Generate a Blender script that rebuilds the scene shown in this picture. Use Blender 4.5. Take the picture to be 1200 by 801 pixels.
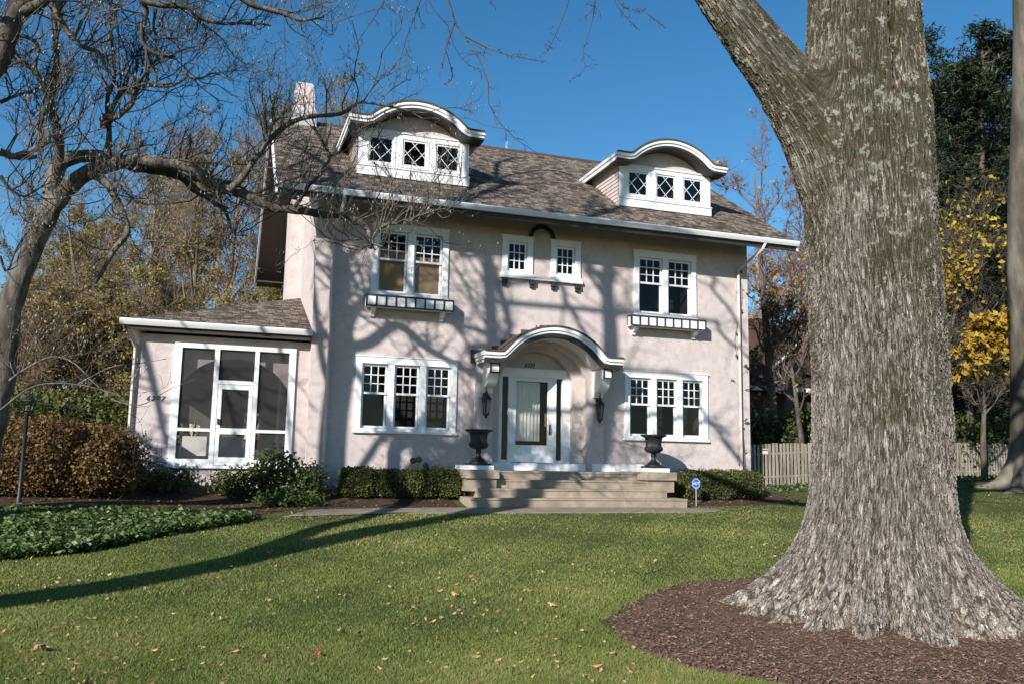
import bpy, bmesh, math, random
import numpy as np
from mathutils import Vector, Matrix
for o in list(bpy.data.objects): bpy.data.objects.remove(o)
sc = bpy.context.scene; COL = sc.collection
PI = math.pi
# ------------------------------------------------------------------ camera
CF = 1008.35; CY, CP, CR = 0.32487, 0.13569, 0.01883
C = np.array([-2.015, -21.359, 1.046])
fw = np.array([math.sin(CY)*math.cos(CP), math.cos(CY)*math.cos(CP), math.sin(CP)])
rt = np.array([math.cos(CY), -math.sin(CY), 0]); up = np.cross(rt, fw)
r2 = rt*math.cos(CR)+up*math.sin(CR); u2 = -rt*math.sin(CR)+up*math.cos(CR)
cam = bpy.data.objects.new('camera', bpy.data.cameras.new('camera')); COL.objects.link(cam)
M = Matrix.Identity(4)
for i in range(3):
    M[i][0], M[i][1], M[i][2], M[i][3] = r2[i], u2[i], -fw[i], C[i]
cam.matrix_world = M
cam.data.sensor_width = 36; cam.data.lens = CF*36/1200
cam.data.clip_start = .1; cam.data.clip_end = 2000
sc.camera = cam
sc.render.resolution_x, sc.render.resolution_y = 1024, 683
# ------------------------------------------------------------------ light
SUN = np.array([1.08, 1.0, -.69])                       # travel of the sunlight
w = bpy.data.worlds.new('World'); sc.world = w; w.use_nodes = True
nt = w.node_tree; bg = nt.nodes['Background']
sky = nt.nodes.new('ShaderNodeTexSky'); sky.sky_type = 'NISHITA'; sky.sun_disc = False
sky.sun_elevation = math.atan2(.69, math.hypot(1.08, 1)); sky.sun_rotation = math.atan2(-1.08, -1)
sky.air_density = 1.0; sky.dust_density = .15; sky.ozone_density = 2.2; sky.altitude = 300
hs = nt.nodes.new('ShaderNodeHueSaturation'); hs.inputs['Saturation'].default_value = 1.32; hs.inputs['Hue'].default_value = .496; hs.inputs['Value'].default_value = 1.6
nt.links.new(sky.outputs[0], hs.inputs['Color']); nt.links.new(hs.outputs[0], bg.inputs[0]); bg.inputs[1].default_value = .057
sun = bpy.data.objects.new('sun', bpy.data.lights.new('sun', 'SUN')); COL.objects.link(sun)
sun.data.energy = 5.0; sun.data.angle = math.radians(.42); sun.data.color = (1, .945, .875)
sun.rotation_euler = Vector(SUN).to_track_quat('-Z', 'Y').to_euler(); sun.location = (-30, -40, 30)
vs = sc.view_settings; vs.view_transform = 'Standard'; vs.look = 'None'; vs.exposure = .60; vs.gamma = 1
try: vs.use_curve_mapping = False
except Exception: pass
# ------------------------------------------------------------------ helpers
def ray(x, y): return fw+r2*(x-600)/CF+u2*(400.5-y)/CF
def at(x, y, t): return C+ray(x, y)*t
def onY(x, y, Y): d = ray(x, y); return C+d*(Y-C[1])/d[1]
def ss(a, b, x):
    t = np.clip((x-a)/(b-a), 0, 1); return t*t*(3-2*t)
def G(X, Y):
    X = np.asarray(X, float); Y = np.asarray(Y, float)
    z = -.06*np.clip(-2.3-Y, 0, 11.2)-.06+.32*ss(-2.1, 0, Y)+.2*ss(-1, -5, X)*ss(-9, -4, Y)
    z = z+.55*ss(11, 22, X)*ss(-10, -1, Y)-.2*ss(13, 22, X)*ss(-1, 1.5, Y)
    return z+.012*np.sin(X*1.7+Y*.6)*np.sin(Y*1.3-X*.4)*ss(-2.5, -4, Y)
def lab(o, label=None, cat=None, group=None, kind=None):
    if label: o['label'] = label
    if cat: o['category'] = cat
    if group: o['group'] = group
    if kind: o['kind'] = kind
    return o
def empty(name, loc, label, cat, group=None):
    o = bpy.data.objects.new(name, None); COL.objects.link(o); o.location = loc
    o.empty_display_size = .2
    return lab(o, label, cat, group)
bpy.context.view_layer.update()
def link(name, me, parent=None):
    o = bpy.data.objects.new(name, me); COL.objects.link(o)
    if parent:
        o.parent = parent
        w_ = parent; off = Vector((0, 0, 0))
        while w_: off += w_.location; w_ = w_.parent
        o.location = -off                                  # parts are modelled in world coordinates
    return o
def mesh_np(name, V, F, m, parent=None, rnd=None, smooth=False, attrs=None):
    V = np.asarray(V, np.float32).reshape(-1, 3); F = np.asarray(F, np.int32)
    me = bpy.data.meshes.new(name); nf, k = F.shape
    me.vertices.add(len(V)); me.vertices.foreach_set('co', V.ravel())
    me.loops.add(nf*k); me.loops.foreach_set('vertex_index', F.ravel())
    me.polygons.add(nf); me.polygons.foreach_set('loop_start', np.arange(0, nf*k, k, dtype=np.int32))
    if smooth: me.polygons.foreach_set('use_smooth', np.ones(nf, bool))
    if rnd is not None:
        me.attributes.new('rnd', 'FLOAT', 'POINT').data.foreach_set('value', np.asarray(rnd, np.float32))
    me.update(calc_edges=True); me.materials.append(m)
    return link(name, me, parent)
class MB:
    def __init__(s): s.v = []; s.f = []; s.m = []; s.sm = []
    def face(s, pts, m=0, sm=False):
        n = len(s.v); s.v += [tuple(p) for p in pts]; s.f.append(tuple(range(n, n+len(pts)))); s.m.append(m); s.sm.append(sm)
    def box(s, x0, x1, y0, y1, z0, z1, m=0):
        n = len(s.v)
        s.v += [(x, y, z) for z in (z0, z1) for y in (y0, y1) for x in (x0, x1)]
        for q in ((0, 2, 3, 1), (4, 5, 7, 6), (0, 1, 5, 4), (2, 6, 7, 3), (0, 4, 6, 2), (1, 3, 7, 5)):
            s.f.append(tuple(n+i for i in q)); s.m.append(m); s.sm.append(False)
    def strip(s, A, B, m=0, sm=False):                     # quads between two rows of points
        n = len(s.v); k = len(A); s.v += [tuple(p) for p in A]+[tuple(p) for p in B]
        for i in range(k-1): s.f.append((n+i, n+i+1, n+k+i+1, n+k+i)); s.m.append(m); s.sm.append(sm)
    def prism(s, prof, y0, y1, m=0, ax='y', sm=False):      # closed profile extruded along an axis
        def P(a, b, c): return (a, c, b) if ax == 'y' else ((c, a, b) if ax == 'x' else (a, b, c))
        A = [P(a, b, y0) for a, b in prof]; B = [P(a, b, y1) for a, b in prof]
        s.face(A, m); s.face(B[::-1], m); s.strip(A+A[:1], B+B[:1], m, sm)
    def band(s, lo, hi, y0, y1, m=0, sm=True):              # solid between two XZ curves, extruded in y
        L0 = [(x, y0, z) for x, z in lo]; L1 = [(x, y1, z) for x, z in lo]
        H0 = [(x, y0, z) for x, z in hi]; H1 = [(x, y1, z) for x, z in hi]
        s.strip(L0, H0, m); s.strip(H0, H1, m, sm); s.strip(H1, L1, m); s.strip(L1, L0, m, sm)
        for i in (0, -1): s.face([L0[i], H0[i], H1[i], L1[i]], m)
    def tube(s, pts, rad, k=8, m=0, cap=True):
        pts = [np.array(p, float) for p in pts]; n = len(pts)
        if np.isscalar(rad): rad = [rad]*n
        rings = []; ref = None
        for i in range(n):
            t = pts[min(i+1, n-1)]-pts[max(i-1, 0)]; t /= np.linalg.norm(t)+1e-9
            if ref is None: ref = np.array([1, 0, 0]) if abs(t[0]) < .8 else np.array([0, 1, 0])
            a = np.cross(t, ref); a /= np.linalg.norm(a); b = np.cross(t, a); ref = np.cross(a, t)
            ref = ref/np.linalg.norm(ref)
            rings.append([pts[i]+rad[i]*(a*math.cos(q)+b*math.sin(q)) for q in [2*PI*j/k for j in range(k+1)]])
        for i in range(n-1): s.strip(rings[i], rings[i+1], m, True)
        if cap: s.face(rings[0][:-1][::-1], m); s.face(rings[-1][:-1], m)
    def lathe(s, prof, c, k=20, m=0, flute=None, axisrot=0):
        rows = []
        for r, z in prof:
            rows.append([(c[0]+r*math.cos(2*PI*j/k+axisrot), c[1]+r*math.sin(2*PI*j/k+axisrot), c[2]+z) for j in range(k+1)])
        for a, b in zip(rows[:-1], rows[1:]): s.strip(a, b, m, True)
    def build(s, name, mats, parent=None):
        me = bpy.data.meshes.new(name)
        me.from_pydata(s.v, [], s.f)
        for q in (mats if isinstance(mats, (list, tuple)) else [mats]): me.materials.append(q)
        me.polygons.foreach_set('material_index', s.m); me.polygons.foreach_set('use_smooth', s.sm)
        bm = bmesh.new(); bm.from_mesh(me); bmesh.ops.remove_doubles(bm, verts=bm.verts, dist=1e-5)
        bmesh.ops.recalc_face_normals(bm, faces=bm.faces)
        bm.to_mesh(me); bm.free()
        try:
            me.set_sharp_from_angle(angle=math.radians(40))
        except Exception: pass
        return link(name, me, parent)
# materials ----------------------------------------------------------
def mat(name, c1, c2=None, scale=8, rough=.7, bump=0, bscale=60, metal=0, spec=.5, stretch=(1, 1, 1), lo=.35, hi=.65, detail=5, c3=None, s3=2.5):
    m = bpy.data.materials.new(name); m.use_nodes = True; n = m.node_tree.nodes; l = m.node_tree.links
    b = n['Principled BSDF']; b.inputs['Roughness'].default_value = rough; b.inputs['Metallic'].default_value = metal
    b.inputs['Specular IOR Level'].default_value = spec
    b.inputs['Base Color'].default_value = (*c1, 1)
    tc = n.new('ShaderNodeTexCoord'); mp = n.new('ShaderNodeMapping'); mp.inputs['Scale'].default_value = stretch
    l.new(tc.outputs['Object'], mp.inputs[0])
    def noise(s, d):
        q = n.new('ShaderNodeTexNoise'); q.inputs['Scale'].default_value = s; q.inputs['Detail'].default_value = d
        l.new(mp.outputs[0], q.inputs['Vector']); return q
    out = None
    if c2:
        q = noise(scale, detail); r = n.new('ShaderNodeValToRGB')
        r.color_ramp.elements[0].position = lo; r.color_ramp.elements[1].position = hi
        r.color_ramp.elements[0].color = (*c1, 1); r.color_ramp.elements[1].color = (*c2, 1)
        l.new(q.outputs['Fac'], r.inputs[0]); out = r.outputs[0]
        if c3:
            q3 = noise(s3, 4); r3 = n.new('ShaderNodeValToRGB'); r3.color_ramp.elements[0].position = .45; r3.color_ramp.elements[1].position = .7
            l.new(q3.outputs['Fac'], r3.inputs[0]); mx = n.new('ShaderNodeMixRGB'); mx.inputs[2].default_value = (*c3, 1)
            l.new(r3.outputs[0], mx.inputs[0]); l.new(out, mx.inputs[1]); out = mx.outputs[0]
        l.new(out, b.inputs['Base Color'])
    if bump:
        q2 = noise(bscale, 6); bp = n.new('ShaderNodeBump'); bp.inputs['Strength'].default_value = bump; bp.inputs['Distance'].default_value = .02
        l.new(q2.outputs['Fac'], bp.inputs['Height']); l.new(bp.outputs[0], b.inputs['Normal'])
    return m
def leafmat(name, cols, rough=.55, trans=.25, spec=.35):
    m = bpy.data.materials.new(name); m.use_nodes = True; n = m.node_tree.nodes; l = m.node_tree.links
    b = n['Principled BSDF']; b.inputs['Roughness'].default_value = rough; b.inputs['Specular IOR Level'].default_value = spec
    a = n.new('ShaderNodeAttribute'); a.attribute_name = 'rnd'
    r = n.new('ShaderNodeValToRGB'); el = r.color_ramp.elements
    while len(el) < len(cols): el.new(.5)
    for i, c in enumerate(cols): el[i].position = i/(len(cols)-1); el[i].color = (*c, 1)
    l.new(a.outputs['Fac'], r.inputs[0]); l.new(r.outputs[0], b.inputs['Base Color'])
    if trans:
        t = n.new('ShaderNodeBsdfTranslucent'); l.new(r.outputs[0], t.inputs[0]); mx = n.new('ShaderNodeMixShader'); mx.inputs[0].default_value = trans
        l.new(b.outputs[0], mx.inputs[1]); l.new(t.outputs[0], mx.inputs[2]); l.new(mx.outputs[0], n['Material Output'].inputs[0])
    return m
def glassmat(name, tint=.95, rough=.0, refl=.5):
    m = bpy.data.materials.new(name); m.use_nodes = True; n = m.node_tree.nodes; l = m.node_tree.links
    n.remove(n['Principled BSDF'])
    t = n.new('ShaderNodeBsdfTransparent'); t.inputs[0].default_value = (tint, tint, tint, 1)
    g = n.new('ShaderNodeBsdfGlossy'); g.inputs['Roughness'].default_value = rough
    fr = n.new('ShaderNodeFresnel'); fr.inputs[0].default_value = 1.6
    tc = n.new('ShaderNodeTexCoord'); q = n.new('ShaderNodeTexNoise'); q.inputs['Scale'].default_value = 1.6; l.new(tc.outputs['Object'], q.inputs['Vector'])
    bp = n.new('ShaderNodeBump'); bp.inputs['Strength'].default_value = .12; bp.inputs['Distance'].default_value = .02
    l.new(q.outputs['Fac'], bp.inputs['Height']); l.new(bp.outputs[0], g.inputs['Normal'])
    mu = n.new('ShaderNodeMath'); mu.operation = 'MULTIPLY'; mu.inputs[1].default_value = refl; l.new(fr.outputs[0], mu.inputs[0])
    mx = n.new('ShaderNodeMixShader'); l.new(mu.outputs[0], mx.inputs[0]); l.new(t.outputs[0], mx.inputs[1]); l.new(g.outputs[0], mx.inputs[2])
    l.new(mx.outputs[0], n['Material Output'].inputs[0]); return m
def screenmat():
    m = bpy.data.materials.new('insect_screen'); m.use_nodes = True; n = m.node_tree.nodes; l = m.node_tree.links
    b = n['Principled BSDF']; b.inputs['Base Color'].default_value = (.055, .055, .055, 1); b.inputs['Roughness'].default_value = .8
    t = n.new('ShaderNodeBsdfTransparent'); mx = n.new('ShaderNodeMixShader'); mx.inputs[0].default_value = .42
    l.new(t.outputs[0], mx.inputs[1]); l.new(b.outputs[0], mx.inputs[2]); l.new(mx.outputs[0], n['Material Output'].inputs[0]); return m
def stuccomat():
    m = mat('stucco', (.49, .425, .41), (.56, .49, .475), scale=1.3, rough=.9, bump=.0, spec=.15, c3=(.445, .385, .37), s3=5)
    n = m.node_tree.nodes; l = m.node_tree.links; b = n['Principled BSDF']
    tc = n.new('ShaderNodeTexCoord'); q = n.new('ShaderNodeTexNoise'); q.inputs['Scale'].default_value = 9; q.inputs['Detail'].default_value = 8; q.inputs['Distortion'].default_value = 2.2
    q2 = n.new('ShaderNodeTexNoise'); q2.inputs['Scale'].default_value = 55; q2.inputs['Detail'].default_value = 3
    ad = n.new('ShaderNodeMath'); ad.operation = 'MULTIPLY_ADD'; ad.inputs[1].default_value = .35
    l.new(tc.outputs['Object'], q.inputs['Vector']); l.new(tc.outputs['Object'], q2.inputs['Vector'])
    l.new(q2.outputs['Fac'], ad.inputs[0]); l.new(q.outputs['Fac'], ad.inputs[2])
    bp = n.new('ShaderNodeBump'); bp.inputs['Strength'].default_value = .3; bp.inputs['Distance'].default_value = .03
    l.new(ad.outputs[0], bp.inputs['Height']); l.new(bp.outputs[0], b.inputs['Normal']); return m
def shinglemat(name, rot, cols=((.08, .06, .047), (.29, .235, .19), (.17, .137, .112)), course=.14):
    # rot maps object coordinates so that the brick's u runs along the eave and v up the slope
    m = bpy.data.materials.new(name); m.use_nodes = True; n = m.node_tree.nodes; l = m.node_tree.links
    b = n['Principled BSDF']; b.inputs['Roughness'].default_value = .9; b.inputs['Specular IOR Level'].default_value = .2
    uv = n.new('ShaderNodeUVMap'); uv.uv_map = 'UVMap'
    br = n.new('ShaderNodeTexBrick'); br.inputs['Scale'].default_value = 1; br.inputs['Brick Width'].default_value = .2; br.inputs['Row Height'].default_value = course
    br.inputs['Mortar Size'].default_value = .008; br.inputs['Mortar Smooth'].default_value = .3; br.inputs['Bias'].default_value = -.1
    br.offset = .37; br.offset_frequency = 2; br.squash = .7; br.squash_frequency = 3
    br.inputs['Color1'].default_value = (0, 0, 0, 1); br.inputs['Color2'].default_value = (1, 1, 1, 1); br.inputs['Mortar'].default_value = (.3, .3, .3, 1)
    wn = n.new('ShaderNodeTexNoise'); wn.inputs['Scale'].default_value = 3; l.new(uv.outputs[0], wn.inputs['Vector'])
    l.new(uv.outputs[0], br.inputs['Vector'])
    r = n.new('ShaderNodeValToRGB'); el = r.color_ramp.elements; el.new(.5); el.new(.75)
    for e, p, c in zip(el, (0, .4, .75, 1), (cols[0], cols[2], cols[1], (cols[1][0]*1.15, cols[1][1]*1.1, cols[1][2]))): e.position = p; e.color = (*c, 1)
    l.new(br.outputs['Color'], r.inputs[0])
    mx = n.new('ShaderNodeMixRGB'); mx.blend_type = 'MULTIPLY'; mx.inputs[0].default_value = .5
    nz = n.new('ShaderNodeTexNoise'); nz.inputs['Scale'].default_value = 1.1; nz.inputs['Detail'].default_value = 8; l.new(uv.outputs[0], nz.inputs['Vector'])
    l.new(r.outputs[0], mx.inputs[1]); l.new(nz.outputs['Fac'], mx.inputs[2])
    mm = n.new('ShaderNodeMixRGB'); mm.inputs[2].default_value = (.02, .017, .015, 1); l.new(br.outputs['Fac'], mm.inputs[0]); l.new(mx.outputs[0], mm.inputs[1])
    l.new(mm.outputs[0], b.inputs['Base Color'])
    bp = n.new('ShaderNodeBump'); bp.inputs['Strength'].default_value = .6; bp.inputs['Distance'].default_value = .02; bp.invert = True
    l.new(br.outputs['Fac'], bp.inputs['Height']); l.new(bp.outputs[0], b.inputs['Normal']); return m
STUCCO = stuccomat()
WHITE = mat('white_paint', (.78, .79, .8), (.72, .73, .74), scale=5, rough=.5, bump=.05, bscale=30)
DARK = mat('dark_trim', (.02, .018, .017), (.03, .027, .025), rough=.6)
EAVE = mat('eave_soffit_paint', (.44, .38, .35), (.48, .41, .38), rough=.8)
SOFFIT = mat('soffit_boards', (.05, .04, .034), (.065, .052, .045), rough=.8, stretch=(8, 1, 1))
BLACK = mat('black_iron', (.009, .009, .010), (.015, .015, .017), scale=20, rough=.5, bump=.15, bscale=80)
GLASS = glassmat('window_glass'); SCREEN = screenmat()
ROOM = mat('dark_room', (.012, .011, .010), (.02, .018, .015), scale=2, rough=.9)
BLIND = mat('tan_blind', (.30, .20, .11), (.36, .25, .14), scale=3, rough=.9)
CURT = mat('curtain', (.72, .71, .64), (.8, .79, .73), scale=12, rough=.9, stretch=(3, 1, .2))
PATHM = mat('path_concrete', (.19, .15, .112), (.26, .212, .162), scale=5, rough=.95, bump=.3, bscale=60, c3=(.16, .13, .10), s3=2)
CONC = mat('concrete', (.27, .22, .168), (.36, .30, .235), scale=7, rough=.9, bump=.25, bscale=70, c3=(.22, .185, .145), s3=3.5)
SHING = shinglemat('shingles', None)
BRICKY = mat('brown_step_flashing', (.07, .045, .035), (.10, .065, .05), rough=.6)
BRASS = mat('brass', (.5, .33, .12), rough=.3, metal=1)
GREY = mat('grey_metal', (.35, .36, .37), (.4, .41, .42), rough=.5)
exec_order = []
# ================================================================== GROUND
xs = np.unique(np.concatenate([np.linspace(-500, -40, 12), np.linspace(-40, -8, 22), np.linspace(-8, 24, 150), np.linspace(24, 60, 20), np.linspace(60, 600, 12)]))
ys = np.unique(np.concatenate([np.linspace(-120, -22, 10), np.linspace(-22, 2, 130), np.linspace(2, 30, 20), np.linspace(30, 900, 16)]))
def sheet(name, xs, ys, m, dz=0, mask=None, parent=None):
    X, Y = np.meshgrid(xs, ys); V = np.stack([X, Y, G(X, Y)+dz], -1).reshape(-1, 3); nx = len(xs)
    i, j = np.meshgrid(np.arange(len(xs)-1), np.arange(len(ys)-1)); a = (j*nx+i).ravel()
    return mesh_np(name, V, np.stack([a, a+1, a+nx+1, a+nx], 1), m, smooth=True)
LAWN = mat('lawn_soil', (.045, .06, .018), (.08, .095, .03), scale=1.2, rough=1, bump=.5, bscale=40, spec=.1, c3=(.08, .07, .035), s3=3)
lab(sheet('lawn', xs, ys, LAWN), kind='structure')
def inpoly(P, x, y):
    x = np.asarray(x); ins = np.zeros(x.shape, bool); n = len(P)
    for i in range(n):
        x0, y0 = P[i]; x1, y1 = P[i-1]
        c = ((y0 > y) != (y1 > y)) & (x < (x1-x0)*(y-y0)/(y1-y0+1e-12)+x0); ins ^= c
    return ins
def patch(name, P, m, dz, step=.25, rough=0, seed=0, kind='structure', crown=0):
    """ground-hugging bed with an irregular outline (fan of rings towards the centroid)"""
    rs = np.random.RandomState(seed); P = np.array(P, float); Q = []
    for a, b in zip(P, np.roll(P, -1, 0)):
        k = max(1, int(np.linalg.norm(b-a)/step))
        for i in range(k): Q.append(a+(b-a)*i/k)
    Q = np.array(Q)+rs.normal(0, rough, (len(Q), 2)); c = Q.mean(0); rows = []; n = len(Q); R = 24
    for r in np.linspace(1, 0.001, R):
        q = c+(Q-c)*r; rows.append(np.c_[q, G(q[:, 0], q[:, 1])+dz*(1 if r < 1 else 0)-(0 if r < 1 else .02)+crown*(1-r*r)])
    V = np.concatenate(rows); F = [(k*n+i, k*n+(i+1) % n, (k+1)*n+(i+1) % n, (k+1)*n+i) for k in range(R-1) for i in range(n)]
    o = mesh_np(name, V, F, m, smooth=True); lab(o, kind=kind); return o
SOIL = mat('bed_soil', (.045, .03, .02), (.085, .058, .04), scale=14, rough=1, bump=.8, bscale=50, spec=.1, c3=(.06, .04, .028))
MULCH = mat('mulch', (.105, .063, .043), (.225, .143, .103), scale=30, rough=1, bump=1, bscale=70, spec=.1, c3=(.085, .055, .04), s3=5)
IVY_P = [(-9.5, -9.8), (-6, -8.9), (-4.63, -8.26), (-3.68, -7.76), (-2.64, -6.36), (-1.5, -4.75), (-1.15, -4.1), (-1.5, -3.75), (-3.4, -4.2), (-5.4, -4.7), (-9.5, -5.0)]
BED1_P = [(-9.5, -5.2), (-5.4, -4.9), (-3.4, -4.4), (-1.4, -3.9), (-.9, -3.3), (-.4, -2.5), (3.45, -2.3), (3.6, -.1), (0, -.05), (0, .1), (-4.2, .1), (-9.5, .2)]
BED2_P = [(9.2, -1.9), (11, -1.75), (12.3, -1.6), (13.2, -.9), (12.6, -.05), (9.1, -.05)]
MUL_P = [(2.0, -12.6), (1.85, -13.6), (2.0, -14.5), (2.6, -15.3), (4.0, -15.9), (6.5, -15.9), (7.8, -14.4), (7.9, -12.6), (6.9, -10.9), (5.4, -10.55), (4.1, -10.75), (3.2, -11.35)]
PATH_P = [(-.9, -3.75), (.4, -3.32), (3, -3.2), (8.8, -3.15), (9.9, -2.8), (10.0, -2.45), (8, -2.2), (3.2, -2.2), (-.2, -2.55)]
patch('ivy_bed', IVY_P, SOIL, .012, rough=.03)
patch('planting_bed', BED1_P, SOIL, .016, rough=.03, seed=1)
patch('planting_bed', BED2_P, SOIL, .016, rough=.03, seed=2)
patch('mulch_bed', MUL_P, MULCH, .03, rough=.04, seed=3, crown=.02)
patch('path', PATH_P, PATHM, .02, rough=.008, seed=4)
# ================================================================== HOUSE
WX = 12.46; YB = 10.25; EZ = 7.4; YF = -1.05; RY = 5.1; RZ = 11.37; XL = -1.08; XR = 13.45
SL = (RZ-EZ)/(RY-YF)
house = empty('house', (6.2, 5, 0), 'two storey pink stucco house with arched roof dormers behind the lawn', 'house')
def wallY(mb, y, x0, x1, z0, z1, holes, m=0):
    X = sorted({x0, x1, *[h[0] for h in holes], *[h[1] for h in holes]}); Z = sorted({z0, z1, *[h[2] for h in holes], *[h[3] for h in holes]})
    for a, b in zip(X[:-1], X[1:]):
        for c, d in zip(Z[:-1], Z[1:]):
            xm, zm = (a+b)/2, (c+d)/2
            if any(h[0] < xm < h[1] and h[2] < zm < h[3] for h in holes): continue
            mb.face([(a, y, c), (b, y, c), (b, y, d), (a, y, d)], m)
LW = (1.108, 3.690, 1.638, 3.530); RW = (8.459, 11.053, 1.638, 3.530)
UL = (1.390, 3.377, 5.06, 6.940); UR = (8.743, 10.717, 5.06, 6.940)
S1 = (4.848, 5.716, 5.898, 6.977); S2 = (6.242, 7.110, 5.898, 6.977)
def inset(w, a=.1): return (w[0]+a, w[1]-a, w[2]+a, w[3]-a)
mb = MB()
wallY(mb, 0, 0, WX, -.3, EZ+.5, [inset(q) for q in (LW, RW, UL, UR, S1, S2)]+[(4.7, 7.24, .78, 4.0)])
mb.face([(0, 0, -.3), (0, YB, -.3), (0, YB, EZ), (0, RY, RZ-.15), (0, 0, EZ+.5)][::-1])
mb.face([(WX, 0, -.3), (WX, YB, -.3), (WX, YB, EZ), (WX, RY, RZ-.15), (WX, 0, EZ+.5)])
mb.face([(0, YB, -.3), (WX, YB, -.3), (WX, YB, EZ), (0, YB, EZ)])
mb.build('wall', STUCCO, house)
# roof: two slopes with thickness, shingles carry a UV laid along the courses
def slopes(name, quads, parent, mats, thick=.09, xdir=(1, 0, 0)):
    me = bpy.data.meshes.new(name); V = []; F = []; UV = []; MI = []
    for q in quads:
        q = [Vector(p) for p in q]; nrm = (q[1]-q[0]).cross(q[2]-q[0]).normalized()
        if nrm.z < 0: q = q[::-1]; nrm = -nrm
        u = Vector((0, 0, 1)).cross(nrm).normalized(); v = nrm.cross(u)
        n = len(V); k = len(q); V += [tuple(p) for p in q]+[tuple(p-Vector((0, 0, thick))) for p in q]
        F.append(tuple(range(n, n+k))); MI.append(0); UV += [(p.dot(u), p.dot(v)) for p in q]
        F.append(tuple(range(n+2*k-1, n+k-1, -1))); MI.append(1); UV += [(0, 0)]*k
        for i in range(k):
            j = (i+1) % k; F.append((n+i, n+k+i, n+k+j, n+j)); MI.append(2); UV += [(0, 0)]*4
    me.from_pydata(V, [], F); me.uv_layers.new(name='UVMap')
    for i, uv in enumerate(UV): me.uv_layers[0].data[i].uv = uv
    for q in mats: me.materials.append(q)
    me.polygons.foreach_set('material_index', MI); me.update()
    return link(name, me, parent)
yb = 2*RY-YF
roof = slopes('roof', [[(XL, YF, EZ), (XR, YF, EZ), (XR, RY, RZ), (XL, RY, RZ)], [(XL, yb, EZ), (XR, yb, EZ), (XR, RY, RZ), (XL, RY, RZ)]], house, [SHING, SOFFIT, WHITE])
mb = MB()                                                     # ridge cap, rake boards
mb.prism([(RY-.16, RZ-.09), (RY, RZ+.035), (RY+.16, RZ-.09), (RY, RZ-.02)], XL+.01, XR-.01, 0, 'x')
mb.build('ridge_cap', BRICKY, roof)
for X in (XL, XR):
    mb = MB()
    for ya, za, yc, zc in ((YF, EZ, RY, RZ), (yb, EZ, RY, RZ)):
        mb.prism([(ya, za-.03), (yc, zc-.03), (yc, zc-.26), (ya, za-.26)], X-.03, X+.03, 0, 'x')
    mb.build('rake_board', WHITE, roof)
mb = MB(); mb.box(6.55, 6.6, RY-.02, RY+.03, RZ-.1, RZ+.28); mb.build('vent_pipe', GREY, roof)
mb = MB()                                                     # soffit and frieze
mb = MB(); mb.box(XL+.035, XR-.035, YF+.02, YF+.05, EZ-.27, EZ-.05); mb.build('dark_fascia', DARK, roof)
mb = MB()
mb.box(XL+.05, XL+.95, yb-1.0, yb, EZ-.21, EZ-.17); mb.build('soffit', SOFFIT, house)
def gutter(x0, x1, y, z, parent, s=1):
    mb = MB(); prof = [(0, 0), (-.10, .0), (-.125, -.03), (-.115, -.06), (-.10, -.09), (-.07, -.14), (0, -.14)]
    mb.prism([(y+a*s, z+b*s) for a, b in prof], x0, x1, 0, 'x'); return mb.build('gutter', WHITE, parent)
gutter(XL+.02, XR, YF+.0, EZ+.0, house)
def downspout(pts, parent, m):
    mb = MB()
    for a, b in zip(pts[:-1], pts[1:]):
        a = np.array(a); b = np.array(b); mb.tube([a, b], .048, 4)
    return mb.build('downspout', m, parent)
downspout([(.5, YF-.05, EZ-.14), (.5, YF+.0, EZ-.35), (.42, -.09, EZ-.75), (.42, -.09, .4), (.45, -.35, .3)], house, STUCCO)
downspout([(12.35, YF-.05, EZ-.14), (12.3, YF+.05, EZ-.3), (12.1, -.09, EZ-.75), (12.1, -.09, .2)], house, STUCCO)
# chimney
mb = MB()
A = [(-.42, RY-.45, 9.5), (.22, RY-.45, 9.5), (.22, RY+.45, 9.5), (-.42, RY+.45, 9.5)]
def taper(mb, r0, z0, r1, z1, c, m=0):
    a = [(c[0]+i*r0[0], c[1]+j*r0[1], z0) for i, j in ((-1, -1), (1, -1), (1, 1), (-1, 1))]; b = [(c[0]+i*r1[0], c[1]+j*r1[1], z1) for i, j in ((-1, -1), (1, -1), (1, 1), (-1, 1))]
    for i in range(4): mb.face([a[i], a[(i+1) % 4], b[(i+1) % 4], b[i]], m)
    mb.face(b, m)
taper(mb, (.32, .45), 10.4, (.32, .45), 11.6, (-.11, RY)); taper(mb, (.32, .45), 11.6, (.27, .40), 12.42, (-.13, RY)); taper(mb, (.25, .36), 12.42, (.2, .3), 12.5, (-.13, RY))
mb.box(-.38, 0.02, RY-.75, RY+.75, 0, 8.6)
ch = mb.build('chimney', STUCCO, house)
mb = MB(); mb.box(-.47, .25, RY-.5, RY+.5, 10.5, 11.52); mb.build('flashing', GREY, ch)
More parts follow.
